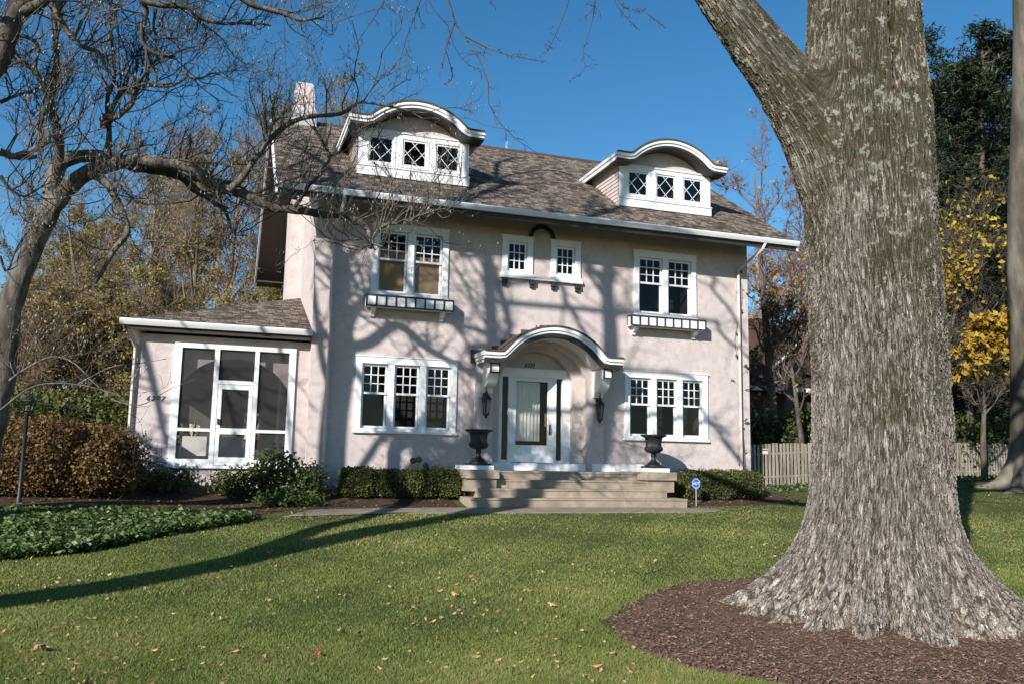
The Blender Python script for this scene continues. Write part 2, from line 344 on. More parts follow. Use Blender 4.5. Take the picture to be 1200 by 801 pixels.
# ---------------------------------------------------------------- windows
def rect_frame(mb, x0, x1, z0, z1, t, y0, y1, m=0):
    mb.box(x0, x0+t, y0, y1, z0, z1, m); mb.box(x1-t, x1, y0, y1, z0, z1, m)
    mb.box(x0+t, x1-t, y0, y1, z0, z0+t, m); mb.box(x0+t, x1-t, y0, y1, z1-t, z1, m)
def window(W, units, grid=(3, 3), double=True, y=0, split=.46, jamb=.15, mull=.16, head=.17, sill=.12, blind=None, parent=house, name='window', lip=True):
    x0, x1, z0, z1 = W
    mb = MB()
    mb.box(x0, x0+jamb, y-.05, y+.09, z0+sill, z1-head); mb.box(x1-jamb, x1, y-.05, y+.09, z0+sill, z1-head)
    mb.box(x0-.01, x1+.01, y-.055, y+.09, z1-head, z1); mb.box(x0-.03, x1+.03, y-.08, y+.09, z0, z0+sill*.45); mb.box(x0, x1, y-.047, y+.09, z0+sill*.45, z0+sill)
    if lip: mb.box(x0-.03, x1+.03, y-.075, y+.06, z1, z1+.025)
    w = (x1-x0-2*jamb-(units-1)*mull)/units; X = []
    for i in range(units):
        a = x0+jamb+i*(w+mull); X.append((a, a+w))
        if i: mb.box(a-mull, a, y-.045, y+.09, z0+sill, z1-head)
    win = mb.build(name, WHITE, parent)
    a0, b0 = z0+sill, z1-head
    for (a, b) in X:
        s = MB(); g = MB(); t = .05
        zm = b0-(b0-a0)*split if double else a0
        rect_frame(s, a+.012, b-.012, zm-.02 if double else a0+.01, b0-.01, t, y+.02, y+.06)
        nx, nz = grid; gx0, gx1, gz0, gz1 = a+.012+t, b-.012-t, (zm-.02 if double else a0+.01)+t, b0-.01-t
        for i in range(1, nx): q = gx0+(gx1-gx0)*i/nx; s.box(q-.011, q+.011, y+.025, y+.055, gz0, gz1)
        for i in range(1, nz):
            q = gz0+(gz1-gz0)*i/nz
            for k in range(nx):
                p0 = gx0+(gx1-gx0)*k/nx+(.011 if k else 0); p1 = gx0+(gx1-gx0)*(k+1)/nx-(.011 if k < nx-1 else 0)
                s.box(p0, p1, y+.026, y+.054, q-.011, q+.011)
        g.face([(gx0, y+.045, gz0), (gx1, y+.045, gz0), (gx1, y+.045, gz1), (gx0, y+.045, gz1)])
        if double:
            rect_frame(s, a+.012, b-.012, a0+.01, zm+.03, t, y+.062, y+.1)
            g.face([(a+.06, y+.085, a0+.05), (b-.06, y+.085, a0+.05), (b-.06, y+.085, zm-.02), (a+.06, y+.085, zm-.02)])
        s.build('sash', WHITE, win); g.build('glass', GLASS, win)
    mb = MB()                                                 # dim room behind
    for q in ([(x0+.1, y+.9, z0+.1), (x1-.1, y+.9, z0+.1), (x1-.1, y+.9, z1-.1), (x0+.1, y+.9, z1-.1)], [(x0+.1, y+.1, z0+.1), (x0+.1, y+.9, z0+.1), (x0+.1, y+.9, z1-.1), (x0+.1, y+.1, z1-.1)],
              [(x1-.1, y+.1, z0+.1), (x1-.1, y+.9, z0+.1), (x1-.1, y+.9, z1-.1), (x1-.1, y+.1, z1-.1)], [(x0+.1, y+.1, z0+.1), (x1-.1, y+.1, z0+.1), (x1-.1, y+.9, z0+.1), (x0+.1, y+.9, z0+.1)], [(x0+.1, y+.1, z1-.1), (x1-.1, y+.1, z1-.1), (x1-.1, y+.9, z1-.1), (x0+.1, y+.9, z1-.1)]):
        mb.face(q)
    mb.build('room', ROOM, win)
    if blind:
        mb = MB()
        for (a, b), (f0, f1) in zip(X, blind):
            if f1 > f0: mb.box(a+.04, b-.04, y+.13, y+.15, b0-(b0-a0)*f1, b0-(b0-a0)*f0)
        mb.build('blind', BLIND, win)
    return win
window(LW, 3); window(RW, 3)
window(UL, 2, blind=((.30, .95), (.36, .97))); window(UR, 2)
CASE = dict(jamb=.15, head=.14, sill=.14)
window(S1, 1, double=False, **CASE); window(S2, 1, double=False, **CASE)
# shared sill with dark corbels and the dark arch between the small windows
mb = MB(); mb.box(S1[0]-.05, S2[1]+.05, -.10, 0, S1[2]-.075, S1[2]); sl = mb.build('shared_sill', WHITE, house)
for x in (4.93, 5.70, 6.32, 7.02):
    mb = MB(); mb.box(x-.07, x+.07, -.11, 0, S1[2]-.21, S1[2]-.077); mb.box(x-.055, x+.055, -.075, 0, S1[2]-.29, S1[2]-.21); mb.build('corbel', DARK, sl)
mb = MB(); th = np.linspace(0, PI, 25)
mb.band([(5.98+.27*math.cos(a), 7.0+.27*math.sin(a)) for a in th], [(5.98+.38*math.cos(a), 7.0+.38*math.sin(a)) for a in th], -.045, 0); mb.box(5.60, 5.71, -.045, 0, 6.99, 7.0); mb.build('arch_moulding', DARK, house)
# planter boxes below the upper windows
for x0, x1 in ((1.25, 3.47), (8.52, 10.84)):
    y0, y1, z0, z1 = -.34, -.06, 4.75, 5.03
    mb = MB(); mb.box(x0, x1, y0+.02, y1, z0, z1-.02); bx = mb.build('window_box', WHITE, house)
    mb = MB(); n = 9; w = (x1-x0)/n
    mb.box(x0-.015, x1+.015, y0-.0, y1, z1-.02, z1+.02); mb.box(x0-.015, x1+.015, y0, y0+.02, z0-.01, z0+.03)
    for i in range(n+1): q = x0+i*w; mb.box(q-.02, q+.02, y0+.001, y0+.02, z0+.03, z1-.02)
    for q in (x0-.012, x1+.0): mb.box(q, q+.012, y0+.02, y0+.07, z0+.03, z1-.02); mb.box(q, q+.012, y1-.04, y1, z0+.03, z1-.02)
    mb.build('black_frame', DARK, bx)
    for q in (x0+.2, x1-.24):
        mb = MB(); mb.prism([(-.3, z0-.012), (0, z0-.012), (0, z0-.22), (-.06, z0-.22), (-.09, z0-.14), (-.22, z0-.11)], q-.05, q+.05, 0, 'x'); mb.build('bracket', WHITE, bx)
# ---------------------------------------------------------------- dormers
def ogee(cx, half_tail, half_arch, zt, rise, n=36):
    """flat tails swept up into a segmental arch"""
    P = [(cx-half_tail, zt)]
    R = (half_arch**2+rise**2)/(2*rise); zc = zt+rise-R
    for x in np.linspace(-half_arch-.16, half_arch+.16, n):
        zc_ = zc+math.sqrt(max(R*R-x*x, 0)) if abs(x) < R else -9
        k = .06; h = max(k-abs(zc_-zt), 0)/k; z = max(zc_, zt)+h*h*k*.25
        P.append((cx+x, z))
    P.append((cx+half_tail, zt)); return P
def off(P, d, cx, lift=None):
    """curve moved inwards (down) by d along its normal"""
    P = np.array(P); T = np.gradient(P, axis=0); N = np.stack([T[:, 1], -T[:, 0]], 1); N /= np.linalg.norm(N, axis=1)[:, None]+1e-9
    Q = P+N*d; Q[0, 0] = P[0, 0]; Q[-1, 0] = P[-1, 0]; Q[:, 0] = np.maximum.accumulate(Q[:, 0]); return [tuple(q) for q in Q]
def dormer(cx):
    hw = 1.49; x0, x1 = cx-hw, cx+hw; z0, zt = 8.33, 9.52; y = .33
    O = ogee(cx, 1.78, 1.32, 9.74, .57)
    mb = MB()                                                 # stucco front under the arch, clapboard cheeks
    I = [p for p in off(O, .2, cx) if x0 <= p[0] <= x1]
    mb.face([(x0, y+.025, zt-.06)]+[(p[0], y+.025, p[1]) for p in [(x0, 9.55)]+I+[(x1, 9.55)]]+[(x1, y+.025, zt-.06)])
    d = mb.build('dormer', STUCCO, house)
    for X, sg in ((x0, -1), (x1, 1)):
        mb = MB(); zz = z0
        while zz < 9.6:
            ya = YF+(zz-EZ)/SL; mb.face([(X+sg*.03, y, zz), (X+sg*.03, max(ya+.3, y+.02), zz), (X+sg*.008, max(ya+.3, y+.02)+.15, zz+.115), (X+sg*.008, y, zz+.115)])
            mb.face([(X+sg*.03, y, zz), (X+sg*.03, ya+.3, zz), (X, ya+.3, zz-.002), (X, y, zz-.002)]); zz += .115
        mb.build('clapboard', CLAP, d)
    mb = MB(); yf = y-.5
    mb.band(off(O, .045, cx), O, yf-.045, 4.0, 0); rf = mb.build('dormer_roof', DARKROOF, d)
    mb = MB(); lo1 = off(O, .045, cx); lo2 = off(O, .125, cx); lo3 = off(O, .20, cx)
    mb.band(lo2, lo1, yf-.02, yf+.1); mb.band(lo3, lo2, yf+.02, yf+.1)
    for X, sg in ((cx-1.78, 1), (cx+1.78, -1)):
        a, b = sorted((X-.002*sg, X+.05*sg)); mb.box(a-.001, b, yf+.1, 3.2, 9.51, 9.70)
        a, b = sorted((X-.04*sg, X-.002*sg)); mb.box(a, b, yf, 3.2, 9.62, 9.70)
    mb.build('fascia', WHITE, rf)
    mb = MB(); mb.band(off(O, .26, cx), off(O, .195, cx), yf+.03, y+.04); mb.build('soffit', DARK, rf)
    # white front: posts, rails and three lattice casements
    mb = MB(); F = [(x0+.26, x0+.92), (cx-.33, cx+.33), (x1-.92, x1-.26)]; za, zb = 8.65, 9.38
    mb.box(x0-.02, x1+.02, y-.05, y+.03, z0-.03, 8.53); mb.box(x0-.03, x1+.03, y-.075, y+.03, 8.53, 8.565)
    mb.box(x0, x1, y-.03, y+.03, 8.565, za); mb.box(x0, x1, y-.03, y+.03, zb, zt); mb.box(x0-.03, x1+.03, y-.06, y+.03, zt, zt+.04)
    xx = [x0]+[q for f in F for q in f]+[x1]
    for i in range(0, len(xx), 2): mb.box(xx[i], xx[i+1], y-.03, y+.03, za, zb)
    for a, b in F: rect_frame(mb, a-.05, b+.05, za-.05, zb+.05, .05, y-.05, y-.031)
    fr = mb.build('window_frame', WHITE, d)
    for a, b in F:
        s = MB(); rect_frame(s, a+.005, b-.005, za+.005, zb-.005, .045, y-.02, y+.015)
        g0, g1, h0, h1 = a+.05, b-.05, za+.05, zb-.05; W = g1-g0; H = h1-h0
        def bar(p, q):
            p = np.array(p, float); q = np.array(q, float); t = (q-p)/np.linalg.norm(q-p); nn = np.array([-t[1], t[0]])*.0075
            for yy0 in (0,):
                s.prism([tuple(p+nn), tuple(q+nn), tuple(q-nn), tuple(p-nn)], y-.012, y-.004+.002*(t[0]*t[1] > 0), 0, 'y')
        for sgn in (1, -1):
            for k in (-.36, .36):
                pts = [(g0+W*t, h0+H*((t if sgn == 1 else 1-t)+k)) for t in np.linspace(0, 1, 81)]; pts = [p for p in pts if h0-1e-6 <= p[1] <= h1+1e-6]
                bar(pts[0], pts[-1])
        s.build('lattice', WHITE, fr)
        g = MB(); g.face([(a+.03, y+.0, za+.03), (b-.03, y+.0, za+.03), (b-.03, y+.0, zb-.03), (a+.03, y+.0, zb-.03)]); g.build('glass', GLASS, fr)
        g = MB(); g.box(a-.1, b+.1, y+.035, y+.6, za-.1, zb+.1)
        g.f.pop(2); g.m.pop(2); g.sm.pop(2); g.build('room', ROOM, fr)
DARKROOF = mat('dark_roof_edge', (.05, .038, .03), (.09, .07, .056), scale=14, rough=.85)
CLAP = mat('clapboard_paint', (.46, .39, .365), (.5, .43, .4), rough=.7)
dormer(2.46); dormer(9.94)
# ---------------------------------------------------------------- entrance
CX = 6.0
def arc(cx, half, zs, rise, n=28):
    R = (half**2+rise**2)/(2*rise); a = math.asin(min(1, half/R)); a = a if rise <= half else PI-a
    return [(cx+R*math.sin(t), zs+rise-R+R*math.cos(t)) for t in np.linspace(-a, a, n)]
PF = .78                                                      # porch floor level
def archring(mb, x0, x1, outer_top, A, y0, y1, zb):
    """wall slab with an arched opening A"""
    L = [(A[0][0], zb)]+A+[(A[-1][0], zb)]
    O = [(x0, zb)]+[(x0+(x1-x0)*(i/(len(A)-1)), outer_top(x0+(x1-x0)*(i/(len(A)-1)))) for i in range(len(A))]+[(x1, zb)]
    a0 = [(p[0], y0, p[1]) for p in L]; b0 = [(p[0], y0, p[1]) for p in O]; a1 = [(p[0], y1, p[1]) for p in L]; b1 = [(p[0], y1, p[1]) for p in O]
    mb.strip(a0, b0); mb.strip(b0, b1); mb.strip(a1, a0, 0, True)
OC = ogee(6.07, 1.9, 1.43, 3.77, .72, 44)
def under(x): return float(np.interp(x, [p[0] for p in OC], [p[1] for p in OC]))-.12
mb = MB(); A1 = arc(5.97, 1.31, 3.2, .88); A2 = arc(5.93, 1.04, 3.18, .76)
archring(mb, 4.17, 7.79, under, A1, -.12, .10, PF-.3); archring(mb, 4.4, 7.5, lambda x: under(x)-.05, A2, .10, .34, PF-.3)
mb.face([(4.5, .36, 3.3), (7.5, .36, 3.3), (7.5, .36, 4.3), (4.5, .36, 4.3)])
portal = mb.build('portal', STUCCO, house)
mb = MB()                                                     # white plinth strips
mb.box(4.66, 7.25, -.16, .3, PF-.02, .97); mb.box(4.0, 4.63, -.14, -.0, PF-.02, .985); mb.box(7.45, 9.0, -.14, 0, PF-.02, .985)
mb.build('plinth', WHITE, portal)
# house number, as lettering
def text(body, loc, size, m, parent, name, rot=(PI/2, 0, 0), ext=.008, shear=0):
    cu = bpy.data.curves.new(name, 'FONT'); cu.body = body; cu.size = size; cu.extrude = ext; cu.align_x = 'CENTER'; cu.align_y = 'CENTER'; cu.shear = shear
    tmp = bpy.data.objects.new('tmp', cu); COL.objects.link(tmp); dg = bpy.context.evaluated_depsgraph_get()
    me = bpy.data.meshes.new_from_object(tmp.evaluated_get(dg)); bpy.data.objects.remove(tmp)
    Mx = Matrix.Translation(loc) @ Matrix([[1, 0, 0, 0], [0, 0, -1, 0], [0, 1, 0, 0], [0, 0, 0, 1]]) if rot else Matrix.Translation(loc)
    me.transform(Mx); me.materials.clear(); me.materials.append(m); return link(name, me, parent)
NUM = mat('number_iron', (.03, .025, .022), rough=.5)
for i, ch_ in enumerate('6277'): text(ch_, (5.71+i*.075, .345, 3.57), .15, NUM, portal, 'house_number')
# canopy
canopy_y = -.95
mb = MB(); mb.band(off(OC, .045, 6.07), OC, canopy_y-.045, -.0); can = mb.build('canopy', DARKROOF, house)
mb = MB(); a, b, c = off(OC, .045, 0), off(OC, .13, 0), off(OC, .20, 0)
mb.band(b, a, canopy_y-.02, canopy_y+.1); mb.band(c, b, canopy_y+.02, canopy_y+.1)
for X, sg in ((6.07-1.9, 1), (6.07+1.9, -1)):
    q = sorted((X-.003*sg, X+.05*sg)); mb.box(q[0], q[1], canopy_y+.1, -.0, 3.55, 3.735); q = sorted((X-.04*sg, X-.003*sg)); mb.box(q[0], q[1], canopy_y, 0, 3.64, 3.735)
mb.build('fascia', WHITE, can)
mb = MB(); mb.band(off(OC, .32, 0), off(OC, .198, 0), canopy_y+.03, canopy_y+.14)
for X, sg in ((6.07-1.9, 1), (6.07+1.9, -1)): q = sorted((X+.01*sg, X+.06*sg)); mb.box(q[0], q[1], canopy_y+.14, 0, 3.45, 3.55)
mb.build('dark_edge', DARK, can)
mb = MB(); So = [p for p in off(OC, .31, 0)]; mb.band(So, off(OC, .24, 0), canopy_y+.14, -.0); mb.build('soffit', mat('canopy_ceiling', (.6, .58, .54), (.65, .63, .6), rough=.7), can)
for x in (4.345, 7.46):                                        # scrolled brackets with framed end blocks
    mb = MB(); w_ = .26
    pr = [(-.8, 3.46), (-.1, 3.46), (-.1, 2.74), (-.22, 2.74), (-.22, 2.79), (-.26, 2.80), (-.26, 2.86), (-.3, 2.87)]
    pr += [(-.3-.36*math.sin(t), 3.2-.33*math.cos(t)+.0) for t in np.linspace(.1, PI/2, 8)]+[(-.8, 3.2)]
    mb.prism(pr, x, x+w_, 0, 'x'); br = mb.build('bracket', WHITE, can)
    mb = MB(); rect_frame(mb, x-.005, x+w_+.005, 3.2, 3.465, .035, -.82, -.799); mb.build('black_frame', DARK, br)
mb = MB()                                                     # stepped flashing on the wall
for i, (xa, za) in enumerate(((4.05, 3.86), (4.62, 3.98), (4.86, 4.15), (5.1, 4.32), (5.42, 4.47), (5.95, 4.62))):
    xb = (4.62, 4.86, 5.1, 5.42, 5.95, 6.3)[i]; mb.box(xa, xb, -.035, 0, za-.35, za)
    mb.box(12.14-xb, 12.14-xa-.001 if i < 5 else 12.14-6.301, -.035, 0, za-.35, za)
mb.build('step_flashing', BRICKY, can)
# door set
DY = .30
mb = MB()
mb.box(4.9, 7.05, DY-.02, DY+.08, 3.24, 3.46); mb.box(4.88, 7.07, DY-.06, DY+.08, 3.43, 3.475)
for a, b in ((4.9, 5.03), (5.2, 5.30), (6.50, 6.57), (6.74, 7.05)): mb.box(a, b, DY-.02, DY+.08, .97, 3.24)
for a, b in ((5.03, 5.2), (6.57, 6.74)): mb.box(a, b, DY, DY+.06, .97, 1.05)
df = mb.build('door_frame', WHITE, portal)
g = MB()
for a, b in ((5.03, 5.2), (6.57, 6.74)):
    g = MB(); g.face([(a, DY+.04, 1.05), (b, DY+.04, 1.05), (b, DY+.04, 3.24), (a, DY+.04, 3.24)]); g.build('sidelight', GLASS, df)
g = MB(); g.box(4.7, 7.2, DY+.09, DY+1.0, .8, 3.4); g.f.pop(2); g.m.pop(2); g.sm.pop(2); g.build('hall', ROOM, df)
mb = MB(); X0, X1, Z0, Z1 = 5.3, 6.5, .985, 3.235
for q in ((X0, X0+.1, Z0, Z1), (X1-.16, X1, Z0, Z1), (X0+.1, X1-.16, Z0, 1.42), (X0+.1, X1-.16, Z1-.08, Z1)): mb.box(q[0], q[1], DY-.0, DY+.045, q[2], q[3])
rect_frame(mb, X0+.1, X1-.16, 1.42, Z1-.08, .02, DY-.012, DY+.02)
rect_frame(mb, X0+.14, X1-.2, 1.08, 1.34, .015, DY-.008, DY)
door = mb.build('front_door', WHITE, house)
g = MB(); g.face([(X0+.11, DY+.03, 1.43), (X1-.17, DY+.03, 1.43), (X1-.17, DY+.03, Z1-.09), (X0+.11, DY+.03, Z1-.09)]); g.build('glass', GLASS, door)
g = MB(); xs_ = np.linspace(X0+.14, X1-.36, 90); g.strip([(x, DY+.12+.02*math.sin(x*62)+.008*math.sin(x*23), 1.55) for x in xs_], [(x, DY+.12+.014*math.sin(x*62), Z1-.1) for x in xs_], 0, True); g.build('curtain', CURT, door)
g = MB(); g.box(X1-.13, X1-.09, DY-.02, DY, 1.72, 2.0); g.tube([(X1-.11, DY-.0, 1.95), (X1-.11, DY-.06, 1.95), (X1-.11, DY-.06, 1.78), (X1-.11, DY, 1.78)], .012, 6); g.build('handle', DARK, door)
g = MB(); g.box(X1-.24, X1-.19, DY+.05, DY+.07, 1.95, 2.3); g.tube([(X1-.22, DY+.03, 2.05), (X1-.22, DY+.1, 2.05)], .03, 8); g.build('lock', BRASS, door)
# wall lanterns
def wall_lantern(x, z):
    mb = MB(); y = -.13
    mb.box(x-.05, x+.05, y-.02, y, z+.32, z+.5)
    cy_ = y-.16
    mb.tube([(x, y-.02, z+.42), (x, y-.1, z+.6), (x, cy_, z+.66), (x, cy_, z+.5)], .014, 6)
    mb.lathe([(.001, .54), (.03, .52), (.05, .44), (.12, .36), (.135, .33), (.135, .31), (.001, .31)], (x, cy_, z), 8, 0)
    for k in range(6):
        a = k*PI/3+.3; mb.tube([(x+.115*math.cos(a), cy_+.115*math.sin(a), z+.31), (x+.075*math.cos(a), cy_+.075*math.sin(a), z-.04)], .009, 4)
    mb.lathe([(.001, -.04), (.085, -.04), (.085, -.07), (.04, -.1), (.015, -.16), (.001, -.17)], (x, cy_, z), 8)
    mb.tube([(x, y-.02, z+.3), (x, y-.07, z+.1), (x, y-.06, z-.12), (x, cy_+.02, z-.15)], .01, 5)
    o = mb.build('wall_lantern', BLACK, house)
    g = MB(); g.lathe([(.105, .30), (.07, -.03)], (x, cy_, z), 6); g.build('glass', LGLASS, o)
LGLASS = glassmat('lantern_glass', .8, .1)
wall_lantern(4.42, 2.25); wall_lantern(7.60, 2.22)
# meter box on the right corner
mb = MB(); mb.box(12.47, 12.6, .3, .65, 1.55, 2.1); mb.build('meter_box', GREY, house)
# ---------------------------------------------------------------- steps
st = empty('front_steps', (6.3, -1.3, 0), 'broad pale concrete front steps below the entrance arch', 'steps')
for k, (x0, x1, y0, z1) in enumerate(((3.52, 9.12, -2.2, .165), (3.8, 8.76, -1.83, .37), (3.8, 8.76, -1.47, .575), (3.8, 8.76, -1.1, .78))):
    mb = MB(); z0 = (-.3, .166, .371, .576)[k]
    mb.box(x0, x1, y0+.02, .0, z0, z1-.045); mb.box(x0-.0, x1+.0, y0, -.0, z1-.044, z1); mb.build('step', CONC, st)
for x0, x1 in ((3.5, 4.36), (8.28, 9.12)):
    mb = MB(); mb.box(x0+.05, x1-.05, -1.62, -.13, .3, .6); mb.box(x0, x1, -1.68, -.13, .601, .80); mb.build('pedestal', CONC, st)
    mb = MB(); mb.box(x0+.06, x1-.06, -1.42, -.6, .801, .9); mb.build('plinth_block', WHITE, st)
# urns
def urn(x, y, z, label):
    u = empty('urn', (x, y, z), label, 'urn', 'black urns beside the steps')
    mb = MB(); k = 48; pr = [(.0, .10), (.16, .10), (.17, .13), (.12, .16), (.075, .2), (.06, .25), (.06, .29), (.085, .31), (.085, .33), (.06, .35), (.075, .38)]
    mb.lathe(pr, (x, y, z), 24)
    mb.box(x-.25, x+.25, y-.25, y+.25, z, z+.05); mb.lathe([(.23, .05), (.23, .08), (.17, .1)], (x, y, z), 24); mb.build('foot', BLACK, u)
    mb = MB(); rows = []
    for r, zz, fl in ((.075, .38, 0), (.16, .4, .3), (.225, .46, 1), (.235, .52, 1), (.20, .56, 1), (.19, .62, 1), (.2, .7, 1), (.215, .76, 1), (.24, .79, 0), (.33, .825, 0), (.345, .85, 0), (.335, .87, 0), (.26, .865, 0), (.22, .78, 0), (.001, .76, 0)):
        rows.append([(x+(r+fl*.012*abs(math.cos(j*PI/4*1.0)))*math.cos(2*PI*j/96), y+(r+fl*.012*abs(math.cos(j*PI/4)))*math.sin(2*PI*j/96), z+zz) for j in range(97)])
    for a, b in zip(rows[:-1], rows[1:]): mb.strip(a, b, 0, True)
    mb.build('bowl', BLACK, u)
urn(4.03, -1.0, .9, 'black fluted urn on the pedestal left of the steps'); urn(8.82, -1.0, .9, 'black fluted urn on the pedestal right of the steps')
# ---------------------------------------------------------------- screened porch
PX0, PY, PYB = -3.9, .22, 8.2
mb = MB()
wallY(mb, PY, PX0, 0, -.2, 3.8, [(-3.06, -.38, .78, 3.58)])
A = arc(-1.72, 1.28, 2.62, .74)
archring(mb, PX0+.02, -.01, lambda x: 3.78, A, PY+.26, PY+.5, .5)
for X in (PX0,):
    for ya, yb_, za, zb in ((PY, PYB, -.2, .9), (PY, PYB, 3.2, 3.8), (PY, PY+.9, .9, 3.2), (3.9, 4.4, .9, 3.2), (PYB-.9, PYB, .9, 3.2)):
        mb.face([(X, ya, za), (X, yb_, za), (X, yb_, zb), (X, ya, zb)])
wallY(mb, PYB, PX0, 0, -.2, 3.8, [(-1.25, -.75, 1.55, 2.4), (-3.2, -2.6, 1.3, 2.0)])
mb.face([(PX0, PY, 3.78), (0, PY, 3.78), (0, PYB, 3.78), (PX0, PYB, 3.78)])
porch = mb.build('screened_porch', STUCCO, house)
PIN = mat('porch_inside_shade', (.05, .045, .04), (.08, .07, .06), scale=4, rough=.8); mb = MB()  # lining painted dark so the porch interior reads as shaded
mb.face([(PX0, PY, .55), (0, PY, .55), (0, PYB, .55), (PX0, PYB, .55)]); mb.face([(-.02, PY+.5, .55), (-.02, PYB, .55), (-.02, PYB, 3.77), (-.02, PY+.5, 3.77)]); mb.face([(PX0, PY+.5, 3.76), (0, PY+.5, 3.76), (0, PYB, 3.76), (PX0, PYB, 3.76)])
wallY(mb, PYB-.02, PX0, 0, .5, 3.8, [(-1.25, -.75, 1.55, 2.4), (-3.2, -2.6, 1.3, 2.0)]); mb.build('shade_lining', PIN, porch)
ex, ey0, ey1, ez = PX0-.3, PY-.36, PYB+.6, 4.06; rz_ = ez+.365*4.2
pr = slopes('porch_roof', [[(ex, ey0, ez), (0, ey0, ez), (0, ey0+4.2, rz_)], [(ex, ey1, ez), (0, ey1, ez), (0, ey1-4.2, rz_)], [(ex, ey0, ez), (0, ey0+4.2, rz_), (0, ey1-4.2, rz_), (ex, ey1, ez)]], porch, [SHING, SOFFIT, WHITE], .06)
mb = MB(); mb.box(ex+.03, -.01, ey0+.02, PY, ez-.2, ez-.16); mb.box(ex+.03, ex+.4, PY, ey1, ez-.2, ez-.16); mb.build('eave_soffit', mat('eave_paint', (.55, .5, .44), rough=.7), pr)
mb = MB(); mb.box(ex+.02, -.005, ey0+.001, ey0+.03, ez-.21, ez-.06); mb.box(ex+.001, ex+.02, ey0+.02, ey1, ez-.21, ez-.06); mb.build('dark_fascia', DARK, pr)
gutter(ex-.1, -.0, ey0, ez+.01, pr); 
mb = MB(); mb.prism([(ex, ez+.01), (ex-.1, ez+.01), (ex-.12, ez-.04), (ex-.07, ez-.13), (ex, ez-.13)], ey0, ey1, 0, 'y'); mb.build('gutter', WHITE, pr)
downspout([(ex+.06, ey0+.02, ez-.12), (PX0-.05, PY-.06, ez-.6), (PX0-.05, PY-.06, .2)], porch, STUCCO)
mb = MB(); y0, y1 = PY-.06, PY+.02
def B(x0, x1, z0, z1, d=0): mb.box(x0, x1, y0-d, y1, z0, z1)
B(-3.11, -2.94, .78, 3.52); B(-.49, -.33, .78, 3.52); B(-3.11, -.33, 3.52, 3.63, .01); B(-3.13, -.31, .72, .78, .02); B(-2.94, -2.21, .78, .93); B(-1.19, -.49, .78, .93)
B(-2.21, -2.10, .78, 3.52); B(-1.29, -1.19, .78, 3.52); B(-2.10, -1.29, 2.70, 2.79); B(-2.94, -2.21, 1.57, 1.64); B(-1.19, -.49, 1.57, 1.64)
sf = mb.build('screen_frame', WHITE, porch)
mb = MB(); y0, y1 = PY-.05, PY
B(-2.09, -2.0, .79, 2.69); B(-1.39, -1.30, .79, 2.69); B(-2.0, -1.39, 2.58, 2.69); B(-2.0, -1.39, 1.52, 1.66); B(-2.0, -1.39, .79, .98)
sd = mb.build('screen_door', WHITE, porch)
g = MB(); g.box(-2.07, -2.03, PY-.09, PY-.05, 1.75, 1.88); g.build('handle', BLACK, sd)
g = MB(); g.face([(-2.0, PY-.02, .98), (-1.39, PY-.02, .98), (-1.39, PY-.02, 2.6), (-2.0, PY-.02, 2.6)]); g.build('screen', SCREEN, sd)
g = MB()
for a, b, c_, d_ in ((-2.94, -2.21, .93, 3.52), (-1.19, -.49, .93, 3.52), (-2.1, -1.29, 2.79, 3.52)): g.face([(a, PY-.01, c_), (b, PY-.01, c_), (b, PY-.01, d_), (a, PY-.01, d_)])
g.build('screen', SCREEN, sf)
for i, ch_ in enumerate('6277'): text(ch_, (-3.62+i*.105, PY-.01, 2.30), .15, NUM, porch, 'house_number', shear=.3)
mb = MB(); mb.box(-3.75, -3.35, -.12, .2, .1, 1.0); mb.build('buttress', STUCCO, porch)
# sofa inside the porch
so = empty('porch_sofa', (-2.1, 2.4, .55), 'pale grey sofa standing inside the screened porch', 'sofa')
SOFA = mat('sofa_cloth', (.6, .6, .58), (.66, .66, .64), rough=.9)
mb = MB(); mb.box(-2.9, -1.4, 1.9, 2.75, .62, 1.0); mb.build('seat', SOFA, so)
mb = MB(); mb.box(-2.9, -1.4, 2.6, 2.85, 1.001, 1.5); mb.build('backrest', SOFA, so)
for x in (-3.1, -1.39): mb = MB(); mb.box(x, x+.19, 1.9, 2.86, .56, 1.25); mb.build('armrest', SOFA, so)
